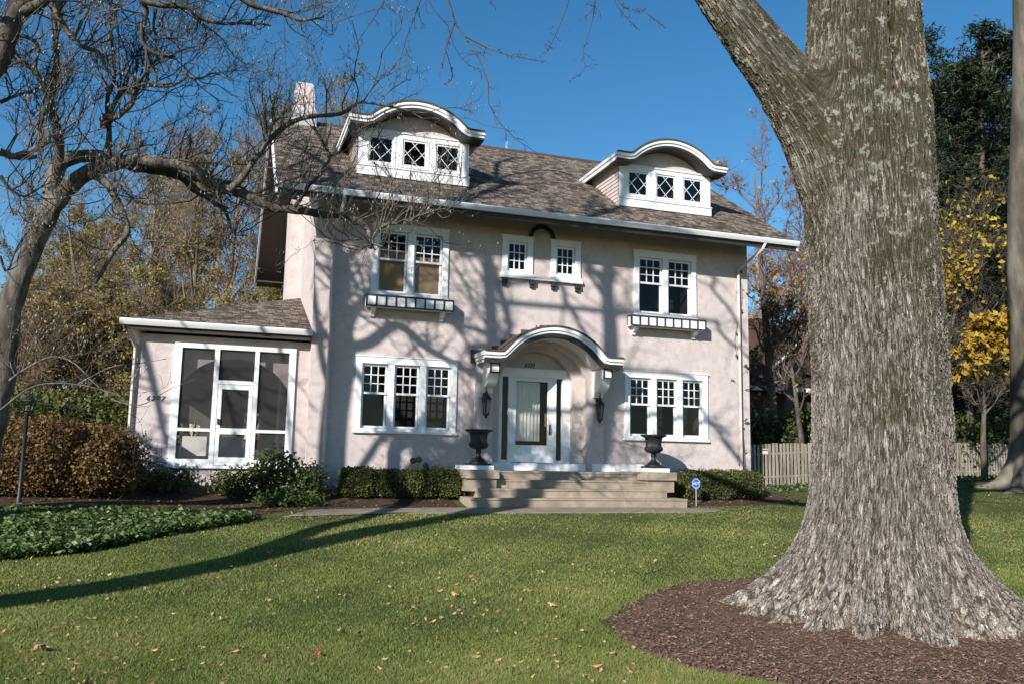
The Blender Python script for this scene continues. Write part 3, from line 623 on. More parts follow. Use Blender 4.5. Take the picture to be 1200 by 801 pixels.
# ================================================================== TREES: helpers
def unit(v): return v/(np.linalg.norm(v, axis=-1, keepdims=True)+1e-9)
def grow(rs, P, D, L, R0, R1, n=6, wob=.25, upb=0., grav=0.):
    """N branches at once: start points, directions, lengths, radii -> points (N,n,3), radii (N,n)"""
    N = len(P); pts = np.zeros((N, n, 3)); pts[:, 0] = P; d = unit(D)
    for i in range(1, n):
        d = unit(d+rs.normal(0, wob, (N, 3))+np.array([0, 0, upb-grav*i/n])); pts[:, i] = pts[:, i-1]+d*(L/(n-1))[:, None]
    t = np.linspace(0, 1, n)[None]; rad = np.asarray(R0)[:, None]*(1-t)+np.asarray(R1)[:, None]*t
    return pts, rad
def spawn(rs, pts, rad, k, t0=.2, t1=1., ang=(.5, 1.1), lf=(.3, .6), rf=.6, upb=0.):
    """k children per branch: start, direction, length, radius"""
    N, n, _ = pts.shape; t = rs.uniform(t0, t1, (N, k)); f = t*(n-1); i = np.clip(f.astype(int), 0, n-2); fr = (f-i)[..., None]
    I = np.arange(N)[:, None]; a, b = pts[I, i], pts[I, i+1]; p = a+(b-a)*fr; T = unit(b-a); r = rad[I, i]*(1-fr[..., 0])+rad[I, i+1]*fr[..., 0]
    q = rs.normal(0, 1, (N, k, 3)); q = unit(q-(q*T).sum(-1, keepdims=True)*T); A = rs.uniform(*ang, (N, k, 1))
    d = unit(T*np.cos(A)+q*np.sin(A)+np.array([0, 0, upb])); L = np.linalg.norm(pts[:, -1]-pts[:, 0], axis=1)[:, None]*rs.uniform(*lf, (N, k))*(1.15-.6*t)
    return p.reshape(-1, 3), d.reshape(-1, 3), L.ravel(), (r*rf).ravel()
class Wood:
    def __init__(s): s.V = []; s.F = []; s.n = 0
    def add(s, pts, rad, k=5):
        N, n, _ = pts.shape
        if N == 0: return
        T = unit(np.gradient(pts, axis=1)); m = unit(pts[:, -1]-pts[:, 0]); ref = np.where(np.abs(m[:, 2:3]) < .8, np.array([[0, 0, 1.]]), np.array([[1., 0, 0]]))[:, None]
        A = unit(np.cross(T, ref)); B = np.cross(T, A); th = np.arange(k)*2*PI/k
        V = pts[:, :, None]+rad[:, :, None, None]*(A[:, :, None]*np.cos(th)[:, None]+B[:, :, None]*np.sin(th)[:, None])
        base = s.n+np.arange(N)[:, None, None]*n*k+np.arange(n-1)[None, :, None]*k; j = np.arange(k)[None, None]; j2 = (j+1) % k
        s.F.append(np.stack([base+j, base+j2, base+k+j2, base+k+j], -1).reshape(-1, 4)); s.V.append(V.reshape(-1, 3)); s.n += N*n*k
    def build(s, name, m, parent): return mesh_np(name, np.concatenate(s.V), np.concatenate(s.F), m, parent, smooth=True)
def leaves(rs, P, size, name, m, parent, aspect=.6, flat=.0, var=.4, tone=None):
    N = len(P); S = size*rs.uniform(1-var, 1+var, (N, 1)); u = unit(rs.normal(0, 1, (N, 3))*np.array([1, 1, 1-flat])); q = unit(np.cross(u, rs.normal(0, 1, (N, 3))))
    fold = np.cross(u, q)*S*.18
    V = np.stack([P-u*S, P+q*S*aspect+fold, P+u*S, P-q*S*aspect+fold], 1).reshape(-1, 3); F = np.arange(4*N).reshape(N, 4)
    r = rs.uniform(0, 1, N) if tone is None else np.clip(tone+rs.normal(0, .13, N), 0, 1)
    return mesh_np(name, V, F, m, parent, rnd=np.repeat(r, 4))
def resample(P, n):
    P = np.asarray(P, float); 
    if len(P) > 2:                                            # Catmull-Rom then uniform
        E = np.vstack([2*P[0]-P[1], P, 2*P[-1]-P[-2]]); out = []
        for i in range(1, len(E)-2):
            for t in np.linspace(0, 1, 8, endpoint=False):
                a, b, c, d = E[i-1:i+3]; out.append(.5*((2*b)+(-a+c)*t+(2*a-5*b+4*c-d)*t*t+(-a+3*b-3*c+d)*t**3))
        P = np.array(out+[E[-2]])
    s = np.r_[0, np.cumsum(np.linalg.norm(np.diff(P, axis=0), axis=1))]; q = np.linspace(0, s[-1], n)
    return np.stack([np.interp(q, s, P[:, i]) for i in range(P.shape[1])], 1)
def barkmat(name, c1, c2, c3=None, scale=6, bump=.5):
    return mat(name, c1, c2, scale=scale, rough=.9, bump=bump, bscale=22, spec=.15, stretch=(1, 1, .3), c3=c3, s3=1.5)
BARK_G = barkmat('grey_bark', (.07, .061, .051), (.19, .172, .15), (.045, .04, .033), scale=11, bump=.9)
BARK_B = barkmat('brown_bark', (.06, .048, .038), (.12, .10, .083))
BARK_R = barkmat('reddish_twig_bark', (.13, .085, .07), (.2, .14, .12))
# ================================================================== the big foreground oak
oak = empty('oak_tree', tuple(np.r_[5.3, -12.9, -.68]), 'huge old oak with furrowed grey bark and flared roots in the mulch bed', 'tree')
def oak_mesh():
    ctrl = [  # image row, left edge, right edge at distance 9.05 (trunk silhouette)
        (-700, 985, 1075), (-400, 968, 1075), (-100, 950, 1075), (0, 946, 1075), (60, 943, 1078), (140, 938, 1088), (200, 938, 1092), (300, 944, 1098), (400, 950, 1107), (500, 953, 1112), (580, 949, 1117), (640, 937, 1128), (680, 922, 1146), (715, 905, 1166), (760, 890, 1185), (800, 886, 1190)]
    T0 = 9.9; zs = []; ce = []; ra = []
    for y, a, b in ctrl:
        A, B = at(a, y, T0), at(b, y, T0); zs.append(A[2]); ce.append((A+B)/2); ra.append(np.linalg.norm(B-A)/2)
    zs = np.array(zs)[::-1]; ce = np.array(ce)[::-1]; ra = np.array(ra)[::-1]
    Zr = np.linspace(-1.05, 12, 330); nth = 200; th = np.linspace(0, 2*PI, nth, endpoint=False)
    rs = np.random.RandomState(5)
    roots = [(2.50, 1.0, .19), (2.88, .78, .10), (3.14, .66, .09), (3.43, .56, .11), (3.84, .56, .13), (4.36, .60, .22), (4.88, .40, .08), (5.14, .62, .09), (5.50, 1.05, .18), (6.1, .8, .25), (.5, .8, .25), (1.2, .8, .25), (1.85, .8, .22)]
    V = np.zeros((len(Zr), nth, 3))
    for i, z in enumerate(Zr):
        c = np.array([np.interp(z, zs, ce[:, k]) for k in range(2)]); r0 = np.interp(z, zs, ra)
        h = z+.72; r0 = min(r0, .78)
        r = np.full(nth, r0)*.965
        add = np.zeros(nth); fl = max(0, 1-h/1.75)
        for a, ln, wd in roots:
            d = (th-a+PI) % (2*PI)-PI; wd_ = wd*(1+.9*(1-fl**2)); g_ = np.exp(-np.abs(d/wd_)**2.4)
            add = np.maximum(add, ln*g_*fl**3.0*1.1+.07*np.exp(-(d/(wd*1.5))**2)*max(0, 1-h/2.8))
        r = r+add+.15*fl**3.4
        r = r*(1+.015*np.sin(3*th+z*.8)+.012*np.sin(5*th-z*1.3+1))
        d = (th-(-1.74)+PI) % (2*PI)-PI                  # fused stem: a crease and a rounded shoulder on the right
        r = r-.13*np.exp(-(d/.05)**2)*ss(4.0, 5.6, z)+.04*np.exp(-((d-.38)/.34)**2)*ss(1.5, 3.2, z)*ss(7, 4.6, z)
        d2 = (th-(-2.20)+PI) % (2*PI)-PI; r = r-.16*np.exp(-(d2/.08)**2)*max(0, 1-h/1.25)
        V[i, :, 0] = c[0]+r*np.cos(th); V[i, :, 1] = c[1]+r*np.sin(th); V[i, :, 2] = z
    return V
OV = oak_mesh(); nz_, nt_ = OV.shape[:2]
bm = bmesh.new(); vv = [bm.verts.new(p) for p in OV.reshape(-1, 3)]
for i in range(nz_-1):
    for j in range(nt_):
        j2 = (j+1) % nt_; bm.faces.new((vv[i*nt_+j], vv[i*nt_+j2], vv[(i+1)*nt_+j2], vv[(i+1)*nt_+j]))
bm.faces.new([vv[j] for j in range(nt_)][::-1]); bm.faces.new([vv[(nz_-1)*nt_+j] for j in range(nt_)])
LIMB = resample([at(1010, 330, 9.85), at(1000, 235, 9.85), at(966, 158, 9.8), at(903, 74, 9.75), at(853, 8, 9.7), at(797, -75, 9.6), at(720, -130, 9.6), at(600, -165, 9.7), at(470, -170, 9.9), at(320, -160, 10.5)], 90)
def limbrad(t): return np.interp(t, [0, .08, .14, .2, .27, .36, .6, 1], [.42, .56, .56, .46, .34, .275, .2, .07])
lp = LIMB; lr = limbrad(np.linspace(0, 1, 90)); tmp = Wood(); tmp.add(lp[None], lr[None], 40)
n0 = tmp.V[0]; lv = [bm.verts.new(p) for p in n0]
for f in tmp.F[0]: bm.faces.new([lv[q] for q in f])
bm.faces.new(lv[:40][::-1]); bm.faces.new(lv[-40:])
bmesh.ops.recalc_face_normals(bm, faces=bm.faces)
me = bpy.data.meshes.new('oak_raw'); bm.to_mesh(me); bm.free(); tob = bpy.data.objects.new('oak_raw', me); COL.objects.link(tob)
md = tob.modifiers.new('r', 'REMESH'); md.mode = 'VOXEL'; md.voxel_size = .0165
md = tob.modifiers.new('s', 'SMOOTH'); md.iterations = 22; md.factor = .5
dg = bpy.context.evaluated_depsgraph_get(); om = bpy.data.meshes.new_from_object(tob.evaluated_get(dg)); bpy.data.objects.remove(tob)
nv = len(om.vertices); co = np.zeros(nv*3, np.float32); om.vertices.foreach_get('co', co); co = co.reshape(-1, 3).astype(float)
# bark coordinates: around and along the stem, and around and along the limb
cz = OV.mean(1); cxy = np.stack([np.interp(co[:, 2], cz[:, 2], cz[:, k]) for k in (0, 1)], 1); dxy = co[:, :2]-cxy; rr = np.linalg.norm(dxy, axis=1)
q1 = np.c_[dxy/(rr[:, None]+1e-6)*(.72+.18*np.clip(rr[:, None]-.76, 0, 2)), (co[:, 2]-.6*np.clip(rr-.76, 0, 2))*.10]
best = np.full(nv, 1e9); bi = np.zeros(nv, int)
for i, p in enumerate(lp):
    d = ((co-p)**2).sum(1); mk = d < best; best[mk] = d[mk]; bi[mk] = i
Tl = unit(np.gradient(lp, axis=0)); tl = Tl[bi]; dl = co-lp[bi]; dl -= (dl*tl).sum(1)[:, None]*tl; sl_ = np.r_[0, np.cumsum(np.linalg.norm(np.diff(lp, axis=0), axis=1))][bi]
e1 = unit(np.cross(tl, np.array([0, 1., 0]))); e2 = np.cross(tl, e1); dn = np.linalg.norm(dl, axis=1)
q2 = np.c_[(dl*e1).sum(1)/(dn+1e-6)*.4, (dl*e2).sum(1)/(dn+1e-6)*.4, sl_*.10]+3.7
wl = ss(.68, .98, rr)*ss(2.9, 3.9, co[:, 2])
for nm_, q_ in (('bark', q1), ('bark_limb', q2)): om.attributes.new(nm_, 'FLOAT_VECTOR', 'POINT').data.foreach_set('vector', q_.astype(np.float32).ravel())
om.attributes.new('limb', 'FLOAT', 'POINT').data.foreach_set('value', wl.astype(np.float32))
om.polygons.foreach_set('use_smooth', np.ones(len(om.polygons), bool))
def oakmat():
    m = bpy.data.materials.new('oak_bark'); m.use_nodes = True; n = m.node_tree.nodes; l = m.node_tree.links; b = n['Principled BSDF']
    b.inputs['Roughness'].default_value = .92; b.inputs['Specular IOR Level'].default_value = .12
    def N(tp, **kw):
        q = n.new(tp)
        for k, v in kw.items():
            if k in q.inputs.keys(): q.inputs[k].default_value = v
            else: setattr(q, k, v)
        return q
    def math_(op, x, y, c=None):
        q = n.new('ShaderNodeMath'); q.operation = op
        for i, z in enumerate((x, y, c)):
            if z is None: continue
            if isinstance(z, (int, float)): q.inputs[i].default_value = z
            else: l.new(z, q.inputs[i])
        return q.outputs[0]
    def ramp(x, p0, p1):
        r = n.new('ShaderNodeMapRange'); r.interpolation_type = 'SMOOTHSTEP'; r.inputs[1].default_value = p0; r.inputs[2].default_value = p1; l.new(x, r.inputs[0]); return r.outputs[0]
    def height(attr):
        a = n.new('ShaderNodeAttribute'); a.attribute_name = attr
        dn_ = N('ShaderNodeTexNoise', Scale=7., Detail=6., Roughness=.7); l.new(a.outputs['Vector'], dn_.inputs['Vector'])
        va = n.new('ShaderNodeVectorMath'); va.operation = 'MULTIPLY_ADD'; va.inputs[1].default_value = (.13, .13, .10); l.new(dn_.outputs['Color'], va.inputs[0]); l.new(a.outputs['Vector'], va.inputs[2])
        v = N('ShaderNodeTexVoronoi', Scale=36., feature='DISTANCE_TO_EDGE'); l.new(va.outputs[0], v.inputs['Vector'])
        rd = N('ShaderNodeTexNoise', Scale=31., Detail=3., Roughness=.6); l.new(va.outputs[0], rd.inputs['Vector'])
        rid = ramp(math_('ABSOLUTE', math_('SUBTRACT', rd.outputs['Fac'], .5), 0), .0, .13)          # long wandering furrows
        rd2 = N('ShaderNodeTexNoise', Scale=68., Detail=3., Roughness=.6); l.new(va.outputs[0], rd2.inputs['Vector'])
        rid2 = ramp(math_('ABSOLUTE', math_('SUBTRACT', rd2.outputs['Fac'], .5), 0), .0, .12)
        fine = N('ShaderNodeTexNoise', Scale=55., Detail=9., Roughness=.75); l.new(a.outputs['Vector'], fine.inputs['Vector'])
        tc_ = n.new('ShaderNodeTexCoord'); grit = N('ShaderNodeTexNoise', Scale=60., Detail=4., Roughness=.6); l.new(tc_.outputs['Object'], grit.inputs['Vector'])
        x = math_('MULTIPLY_ADD', ramp(v.outputs['Distance'], 0, .17), .28, math_('MULTIPLY', rid, .34))
        x = math_('MULTIPLY_ADD', rid2, .20, x)
        x = math_('MULTIPLY_ADD', math_('SUBTRACT', fine.outputs['Fac'], .5), .32, x)
        return math_('MULTIPLY_ADD', math_('SUBTRACT', grit.outputs['Fac'], .5), .2, math_('ADD', x, .12))
    la = n.new('ShaderNodeAttribute'); la.attribute_name = 'limb'
    ha, hb = height('bark'), height('bark_limb'); mh = n.new('ShaderNodeMix'); mh.data_type = 'FLOAT'; l.new(la.outputs['Fac'], mh.inputs[0]); l.new(ha, mh.inputs[2]); l.new(hb, mh.inputs[3]); h = mh.outputs[0]
    # colours: pale weathered plates, dark furrows, moss on the left flank, lichen spots
    cr = n.new('ShaderNodeValToRGB'); el = cr.color_ramp.elements; el[0].position = .28; el[0].color = (.065, .052, .041, 1); el[1].position = .90; el[1].color = (.50, .45, .41, 1); e = el.new(.60); e.color = (.26, .224, .192, 1)
    l.new(h, cr.inputs[0])
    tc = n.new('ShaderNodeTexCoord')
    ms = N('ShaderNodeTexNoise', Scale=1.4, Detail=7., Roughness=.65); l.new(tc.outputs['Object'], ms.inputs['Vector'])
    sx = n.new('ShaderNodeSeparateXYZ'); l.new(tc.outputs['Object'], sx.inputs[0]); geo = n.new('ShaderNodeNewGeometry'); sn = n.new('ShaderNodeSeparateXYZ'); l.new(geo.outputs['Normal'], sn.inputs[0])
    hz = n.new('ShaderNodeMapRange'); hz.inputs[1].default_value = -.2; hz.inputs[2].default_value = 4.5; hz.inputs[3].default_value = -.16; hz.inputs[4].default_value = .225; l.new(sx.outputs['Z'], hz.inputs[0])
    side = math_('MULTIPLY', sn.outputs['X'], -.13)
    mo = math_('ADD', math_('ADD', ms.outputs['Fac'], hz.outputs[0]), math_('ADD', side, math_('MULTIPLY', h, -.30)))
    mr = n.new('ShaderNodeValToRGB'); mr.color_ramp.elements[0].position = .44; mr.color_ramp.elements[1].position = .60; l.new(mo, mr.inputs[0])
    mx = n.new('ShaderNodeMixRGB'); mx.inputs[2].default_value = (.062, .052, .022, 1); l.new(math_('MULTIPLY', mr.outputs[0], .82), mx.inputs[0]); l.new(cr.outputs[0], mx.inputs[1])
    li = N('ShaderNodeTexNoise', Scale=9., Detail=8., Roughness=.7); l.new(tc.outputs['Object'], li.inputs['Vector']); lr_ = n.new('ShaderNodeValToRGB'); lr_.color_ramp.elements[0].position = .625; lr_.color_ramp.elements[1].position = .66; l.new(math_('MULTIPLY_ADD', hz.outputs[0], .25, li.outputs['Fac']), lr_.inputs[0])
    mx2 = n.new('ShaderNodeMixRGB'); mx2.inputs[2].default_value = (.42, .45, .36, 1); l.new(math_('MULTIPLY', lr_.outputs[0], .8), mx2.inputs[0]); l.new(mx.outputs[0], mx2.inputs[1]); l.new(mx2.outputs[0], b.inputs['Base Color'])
    dp = n.new('ShaderNodeDisplacement'); dp.inputs['Scale'].default_value = .04; dp.inputs['Midlevel'].default_value = .95; l.new(h, dp.inputs['Height']); l.new(dp.outputs[0], n['Material Output'].inputs['Displacement'])
    m.displacement_method = 'BOTH'; return m
OAKB = oakmat()
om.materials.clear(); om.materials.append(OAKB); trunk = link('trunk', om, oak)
# twigs that hang from the oak's long limb into the sky above the house
rs = np.random.RandomState(11); W_ = Wood()
HANG = [([(560, -140), (530, -60), (525, 0), (533, 27), (547, 47), (563, 73), (572, 97), (570, 113), (580, 137), (600, 160), (630, 180)], 9.6, .016),
 ([(500, -150), (500, -60), (493, 0), (480, 33), (470, 67), (463, 97), (460, 117)], 9.8, .011), ([(505, -150), (498, -50), (500, 0), (523, 27), (533, 57), (550, 77), (567, 83)], 9.7, .011),
 ([(545, 43), (573, 57), (607, 67), (637, 72)], 9.6, .008), ([(480, -150), (462, -50), (450, 0), (430, 33), (413, 57), (400, 70)], 9.8, .011), ([(690, -120), (680, -50), (667, 0), (657, 27), (647, 50), (638, 65)], 9.6, .009),
 ([(700, -120), (702, -40), (698, 0), (693, 30), (683, 60), (686, 80), (678, 90)], 9.6, .009), ([(710, -120), (712, -40), (720, 0), (733, 20), (750, 36)], 9.6, .009), ([(712, -40), (727, 5), (753, 13), (780, 33)], 9.6, .007),
 ([(340, -150), (334, -60), (332, 0), (334, 62), (336, 122)], 10.3, .006), ([(533, 27), (522, 60), (515, 90)], 9.6, .006), ([(470, 67), (455, 85), (440, 92)], 9.8, .006), ([(523, 60), (530, 90), (520, 100)], 9.7, .006), ([(560, -150), (585, -60), (575, 0), (580, 8)], 9.3, .007), ([(350, -150), (372, -60), (362, 0), (358, 40), (366, 90)], 10.3, .008)]
for P, t, r in HANG:
    pp = resample([at(x, y, t+.12*math.sin(i*2.1)) for i, (x, y) in enumerate(P)], 14)[None]; ra_ = np.linspace(r, .003, 14)[None]; W_.add(pp, ra_, 5)
    p, d, L, r_ = spawn(rs, pp, ra_, 22, .2, 1, (.5, 1.2), (.05, .14), .6); a, b = grow(rs, p, d, np.minimum(L, .5), np.minimum(r_, .005), np.full(len(p), .002), 5, .3, 0, .2); W_.add(a, b, 3)
    p, d, L, r_ = spawn(rs, a, b, 3, .2, 1, (.5, 1.2), (.3, .6), .8); a, b = grow(rs, p, d, L, np.full(len(p), .0025), np.full(len(p), .0015), 4, .3); W_.add(a, b, 3)
W_.build('twigs', BARK_B, oak)
# out of frame: upper limbs of the oak
W_ = Wood(); rs = np.random.RandomState(2); top = OV[-1].mean(0)
P0 = np.repeat(np.array([OV[-40].mean(0)]), 6, 0)+np.array([0, 0, 1.])*rs.uniform(-1.5, 1.5, (6, 1)); D0 = unit(np.c_[rs.normal(0, 1, (6, 2)), np.full(6, .9)])
a, b = grow(rs, P0, D0, np.full(6, 8.), np.full(6, .24), np.full(6, .06), 9, .15, .05); W_.add(a, b, 8)
p, d, L, r_ = spawn(rs, a, b, 7, .2, 1, (.4, .9), (.3, .5)); a, b = grow(rs, p, d, L, r_, r_*.3, 7, .2, .05); W_.add(a, b, 5)
p, d, L, r_ = spawn(rs, a, b, 6, .2, 1, (.4, .9), (.3, .5)); a, b = grow(rs, p, d, L, r_, r_*.3, 5, .25); W_.add(a, b, 3)
W_.build('upper_limbs', BARK_G, oak)
# ================================================================== the magnolia on the left
mag = empty('magnolia_tree', (-6.9, -6.1, 0), 'bare smooth grey magnolia with a long arching limb across the left of the picture', 'tree')
rs = np.random.RandomState(21); W_ = Wood()
MG = [  # traced limbs: image points, radius start/end (m), distance at start/end
 ([(-25, 600), (-14, 520), (2, 440), (10, 372), (21, 333), (42, 282), (58, 246), (68, 226)], .22, .15, 13.4, 13.6, 14),
 ([(52, 262), (70, 232), (94, 208), (122, 195), (156, 188), (187, 190), (219, 195), (237, 206), (250, 217), (272, 224), (294, 231), (317, 243), (355, 247), (378, 252), (400, 253), (420, 259), (432, 270), (440, 276)], .14, .043, 13.5, 14.6, 16),
 ([(438, 277), (450, 264), (472, 261), (492, 258), (512, 250), (530, 246)], .035, .012, 14.5, 14.6, 10), ([(432, 270), (436, 282), (434, 291)], .045, .038, 14.5, 14.4, 6),
 ([(56, 250), (62, 222), (69, 187), (67, 153), (59, 116), (66, 80), (64, 30), (58, -20)], .10, .025, 13.6, 13.2, 9), ([(59, 116), (40, 82), (22, 72), (5, 58)], .05, .02, 13.4, 13.0, 6),
 ([(60, 228), (66, 200), (78, 187), (103, 183), (131, 185), (156, 195), (187, 200), (212, 207), (228, 222), (247, 233), (266, 245)], .13, .05, 13.7, 14.8, 12), ([(240, 230), (262, 246), (268, 258), (273, 273), (290, 276)], .045, .018, 14.8, 15, 6),
 ([(212, 207), (247, 212), (272, 215), (292, 226), (318, 230), (340, 226)], .05, .02, 14.4, 15, 6),
 ([(104, 204), (118, 209), (130, 222), (143, 249), (149, 273), (133, 294), (122, 315), (110, 336), (121, 350)], .075, .02, 13.5, 13.2, 8), ([(128, 207), (150, 221), (154, 232), (145, 246)], .03, .012, 13.3, 13.1, 6),
 ([(268, 224), (287, 204), (309, 172), (320, 160), (337, 146), (362, 137), (397, 134), (412, 126), (422, 120), (442, 122), (466, 127), (490, 133)], .06, .014, 13.9, 14.4, 10), ([(305, 178), (314, 162), (322, 138)], .03, .02, 13.9, 13.7, 6),
 ([(345, 243), (356, 228), (360, 220), (377, 202), (387, 182), (380, 172), (367, 148)], .032, .01, 14.1, 14.3, 7), ([(387, 183), (405, 176), (420, 160), (430, 150)], .018, .008, 14.2, 14.1, 5),
 ([(122, 150), (121, 137), (137, 137), (156, 119), (150, 106), (160, 102), (175, 100), (200, 101), (219, 89), (215, 75)], .055, .014, 13.3, 13.0, 8), ([(127, 184), (128, 152), (126, 115), (134, 92), (131, 47), (128, 0)], .05, .012, 13.5, 13.2, 7),
 ([(219, 89), (236, 92), (250, 86), (268, 92)], .02, .008, 13.0, 13.0, 5), ([(156, 119), (165, 95), (180, 78), (196, 70)], .03, .008, 13.2, 13, 6), ([(122, 148), (135, 120), (150, 100)], .05, .02, 13.3, 13.3, 5),
 ([(0, 178), (19, 184), (44, 184)], .06, .03, 12.5, 12.7, 6), ([(20, 183), (40, 175), (50, 170), (58, 160), (52, 148), (48, 130)], .05, .015, 12.6, 12.8, 7), ([(0, 120), (20, 112), (38, 108), (45, 116)], .03, .012, 12.5, 12.8, 6),
 ([(-30, 110), (0, 66), (14, 26), (26, 4), (46, -8), (90, -30)], .16, .11, 12.2, 12.0, 9), ([(20, 14), (40, 8), (52, -4), (60, -30)], .10, .08, 12.1, 12, 6),
 ([(75, -10), (67, 12), (75, 31), (94, 53), (116, 62), (122, 76)], .06, .022, 12.0, 12.4, 8), ([(160, -20), (166, 2), (171, 12), (166, 42), (175, 59), (190, 65), (206, 66)], .055, .018, 12.0, 12.4, 9), ([(166, 2), (187, 6), (219, 9), (237, 22), (262, 28), (290, 27), (318, 30)], .045, .012, 12.0, 12.6, 9),
 ([(183, 10), (180, 32), (188, 44), (215, 45), (238, 55)], .022, .008, 12.2, 12.5, 7), ([(270, -14), (290, 3), (312, 11), (331, 16), (352, 24), (380, 20)], .05, .014, 12.0, 12.6, 8), ([(20, 40), (36, 46), (45, 56), (42, 80), (50, 98), (55, 108)], .03, .012, 12.1, 12.6, 7),
 ([(0, 300), (8, 318), (20, 290), (35, 268)], .02, .01, 12.8, 13.2, 6), ([(0, 206), (12, 222), (30, 230), (40, 218)], .03, .012, 12.6, 12.9, 6), ([(2, 452), (30, 432), (60, 418), (85, 424), (110, 448), (135, 468)], .022, .006, 13.4, 12.8, 8), ([(60, 418), (75, 380), (95, 365), (120, 366)], .012, .005, 13.2, 12.9, 6),
 ([(0, 480), (40, 452), (90, 450), (140, 462)], .014, .005, 12.8, 12.6, 6), ([(90, 450), (130, 430), (165, 425), (195, 420)], .010, .004, 12.7, 12.6, 6), ([(130, 468), (165, 474), (200, 455), (240, 440)], .008, .003, 12.7, 12.5, 6)]
tips = []
def outgrow(W_, pp, rad, k, L0, upb, k2, L1, rmin=.0034, k3=0):
    p, d, L, r_ = spawn(rs, pp, rad, k, .12, 1, (.6, 1.3), (1, 1), .5, upb); L = L0*rs.uniform(.45, 1.5, len(p)); r_ = np.clip(r_, rmin*1.5, .012)
    a, b = grow(rs, p, d, L, r_, r_*.45, 7, .3, upb*.35); W_.add(a, b, 4); tips.append(a[:, -1])
    p, d, L, r_ = spawn(rs, a, b, k2, .2, 1, (.5, 1.1), (1, 1), .7, upb*.7); L = L1*rs.uniform(.4, 1.2, len(p)); r_ = np.clip(r_, rmin, .006)
    a, b = grow(rs, p, d, L, r_, r_*.6, 5, .32, upb*.3); W_.add(a, b, 3); tips.append(a[:, -1])
    if k3:
        p, d, L, r_ = spawn(rs, a, b, k3, .3, 1, (.5, 1.1), (1, 1), .9, .3); L = L1*.45*rs.uniform(.4, 1.2, len(p))
        a, b = grow(rs, p, d, L, np.full(len(p), rmin*.85), np.full(len(p), rmin*.6), 4, .3, .1); W_.add(a, b, 3); tips.append(a[:, -1])
for i, (P, ra0, ra1, t0, t1, kk) in enumerate(MG):
    n = 6+3*len(P); pp = resample([at(x, y, t0+(t1-t0)*j/(len(P)-1)) for j, (x, y) in enumerate(P)], n)[None]
    rad = np.linspace(ra0, ra1, n)[None]*(1+.05*np.sin(np.arange(n)*1.7+i)+rs.normal(0, .05, n)); W_.add(pp, rad, 12 if ra0 > .06 else 7)
    if i and i < 34: outgrow(W_, pp, rad, int(kk*1.9), 1.3 if ra0 > .03 else .8, .45, 5, .55, k3=3)
W_.build('trunk', BARK_G, mag)
T_ = np.concatenate(tips); T_ = T_[rs.rand(len(T_)) < .4]
bud = np.array([[0, 0, .028], [.009, 0, 0], [-.005, .008, 0], [-.005, -.008, 0], [0, 0, -.012]]); bf = np.array([[0, 1, 2], [0, 2, 3], [0, 3, 1], [4, 2, 1], [4, 3, 2], [4, 1, 3]])
V = (T_[:, None]+bud[None]*rs.uniform(.8, 1.6, (len(T_), 1, 1))).reshape(-1, 3); F = (np.arange(len(T_))[:, None, None]*5+bf[None]).reshape(-1, 3)
mesh_np('buds', V, F, mat('bud_down', (.30, .27, .22), (.4, .36, .3), rough=.9), mag)
# ================================================================== bare trees out of frame on the left whose shadows cross the lawn and the wall
def back(P, t): return np.array(P, float)-SUN*t
def wallp(x, y): return onY(x, y, 0)
T1 = empty('bare_tree', (-10.1, -8, -.3), 'tall bare street tree out on the left, throwing its forked shadow over the facade', 'tree')
rs = np.random.RandomState(31); W_ = Wood(); allp = []
def shadow_limb(W_, P, r0, r1, t0, t1, k=0, L0=1.2, upb=.3, conv=wallp):
    Q = [back(conv(x, y), t0+(t1-t0)*i/(len(P)-1)) for i, (x, y) in enumerate(P)]
    pp = resample(Q, 24)[None]; rad = np.linspace(r0, r1, 24)[None]; W_.add(pp, rad, 9)
    if k:
        p, d, L, r_ = spawn(rs, pp, rad, k, .2, 1, (.5, 1.1), (1, 1), .45, upb); L = L0*rs.uniform(.4, 1.3, len(p)); a, b = grow(rs, p, d, L, np.clip(r_, .018, .035), np.full(len(p), .009), 7, .25, .05); W_.add(a, b, 5)
        p, d, L, r_ = spawn(rs, a, b, 5, .2, 1, (.5, 1.1), (.3, .6), .6, .2); a, b = grow(rs, p, d, L, np.clip(r_, .009, .016), np.full(len(p), .006), 5, .3); W_.add(a, b, 3)
    return pp[0]
main = [(388, 576), (390, 520), (395, 470), (402, 432), (404, 404)]
q = shadow_limb(W_, main, .25, .22, 8, 8)
W_.add(resample([(-10.2, -8.1, -.8), (-10.1, -8.0, 2), q[0], q[3]], 20)[None], np.linspace(.34, .25, 20)[None], 12)
shadow_limb(W_, [(404, 404), (399, 350), (403, 312), (394, 285), (402, 240), (395, 190)], .19, .085, 7.6, 8.4, 40, 2.2)
shadow_limb(W_, [(403, 408), (432, 402), (455, 385), (470, 382), (500, 407), (540, 430), (575, 448)], .125, .065, 8, 8.3, 24, 1.2)
shadow_limb(W_, [(404, 410), (412, 370), (440, 340), (470, 300), (500, 250)], .13, .05, 8, 8.6, 40, 2.2)
shadow_limb(W_, [(410, 362), (440, 381), (455, 386)], .035, .03, 8, 8, 4)
shadow_limb(W_, [(395, 470), (380, 430), (372, 380), (366, 330), (350, 260)], .085, .035, 8, 8.5, 16, 1.8)
def roofp(x, y):
    d = ray(x, y); t = (EZ+SL*(C[1]-YF)-C[2])/(d[2]-SL*d[1]); return C+d*t
def porchp(x, y): return onY(x, y, PY)
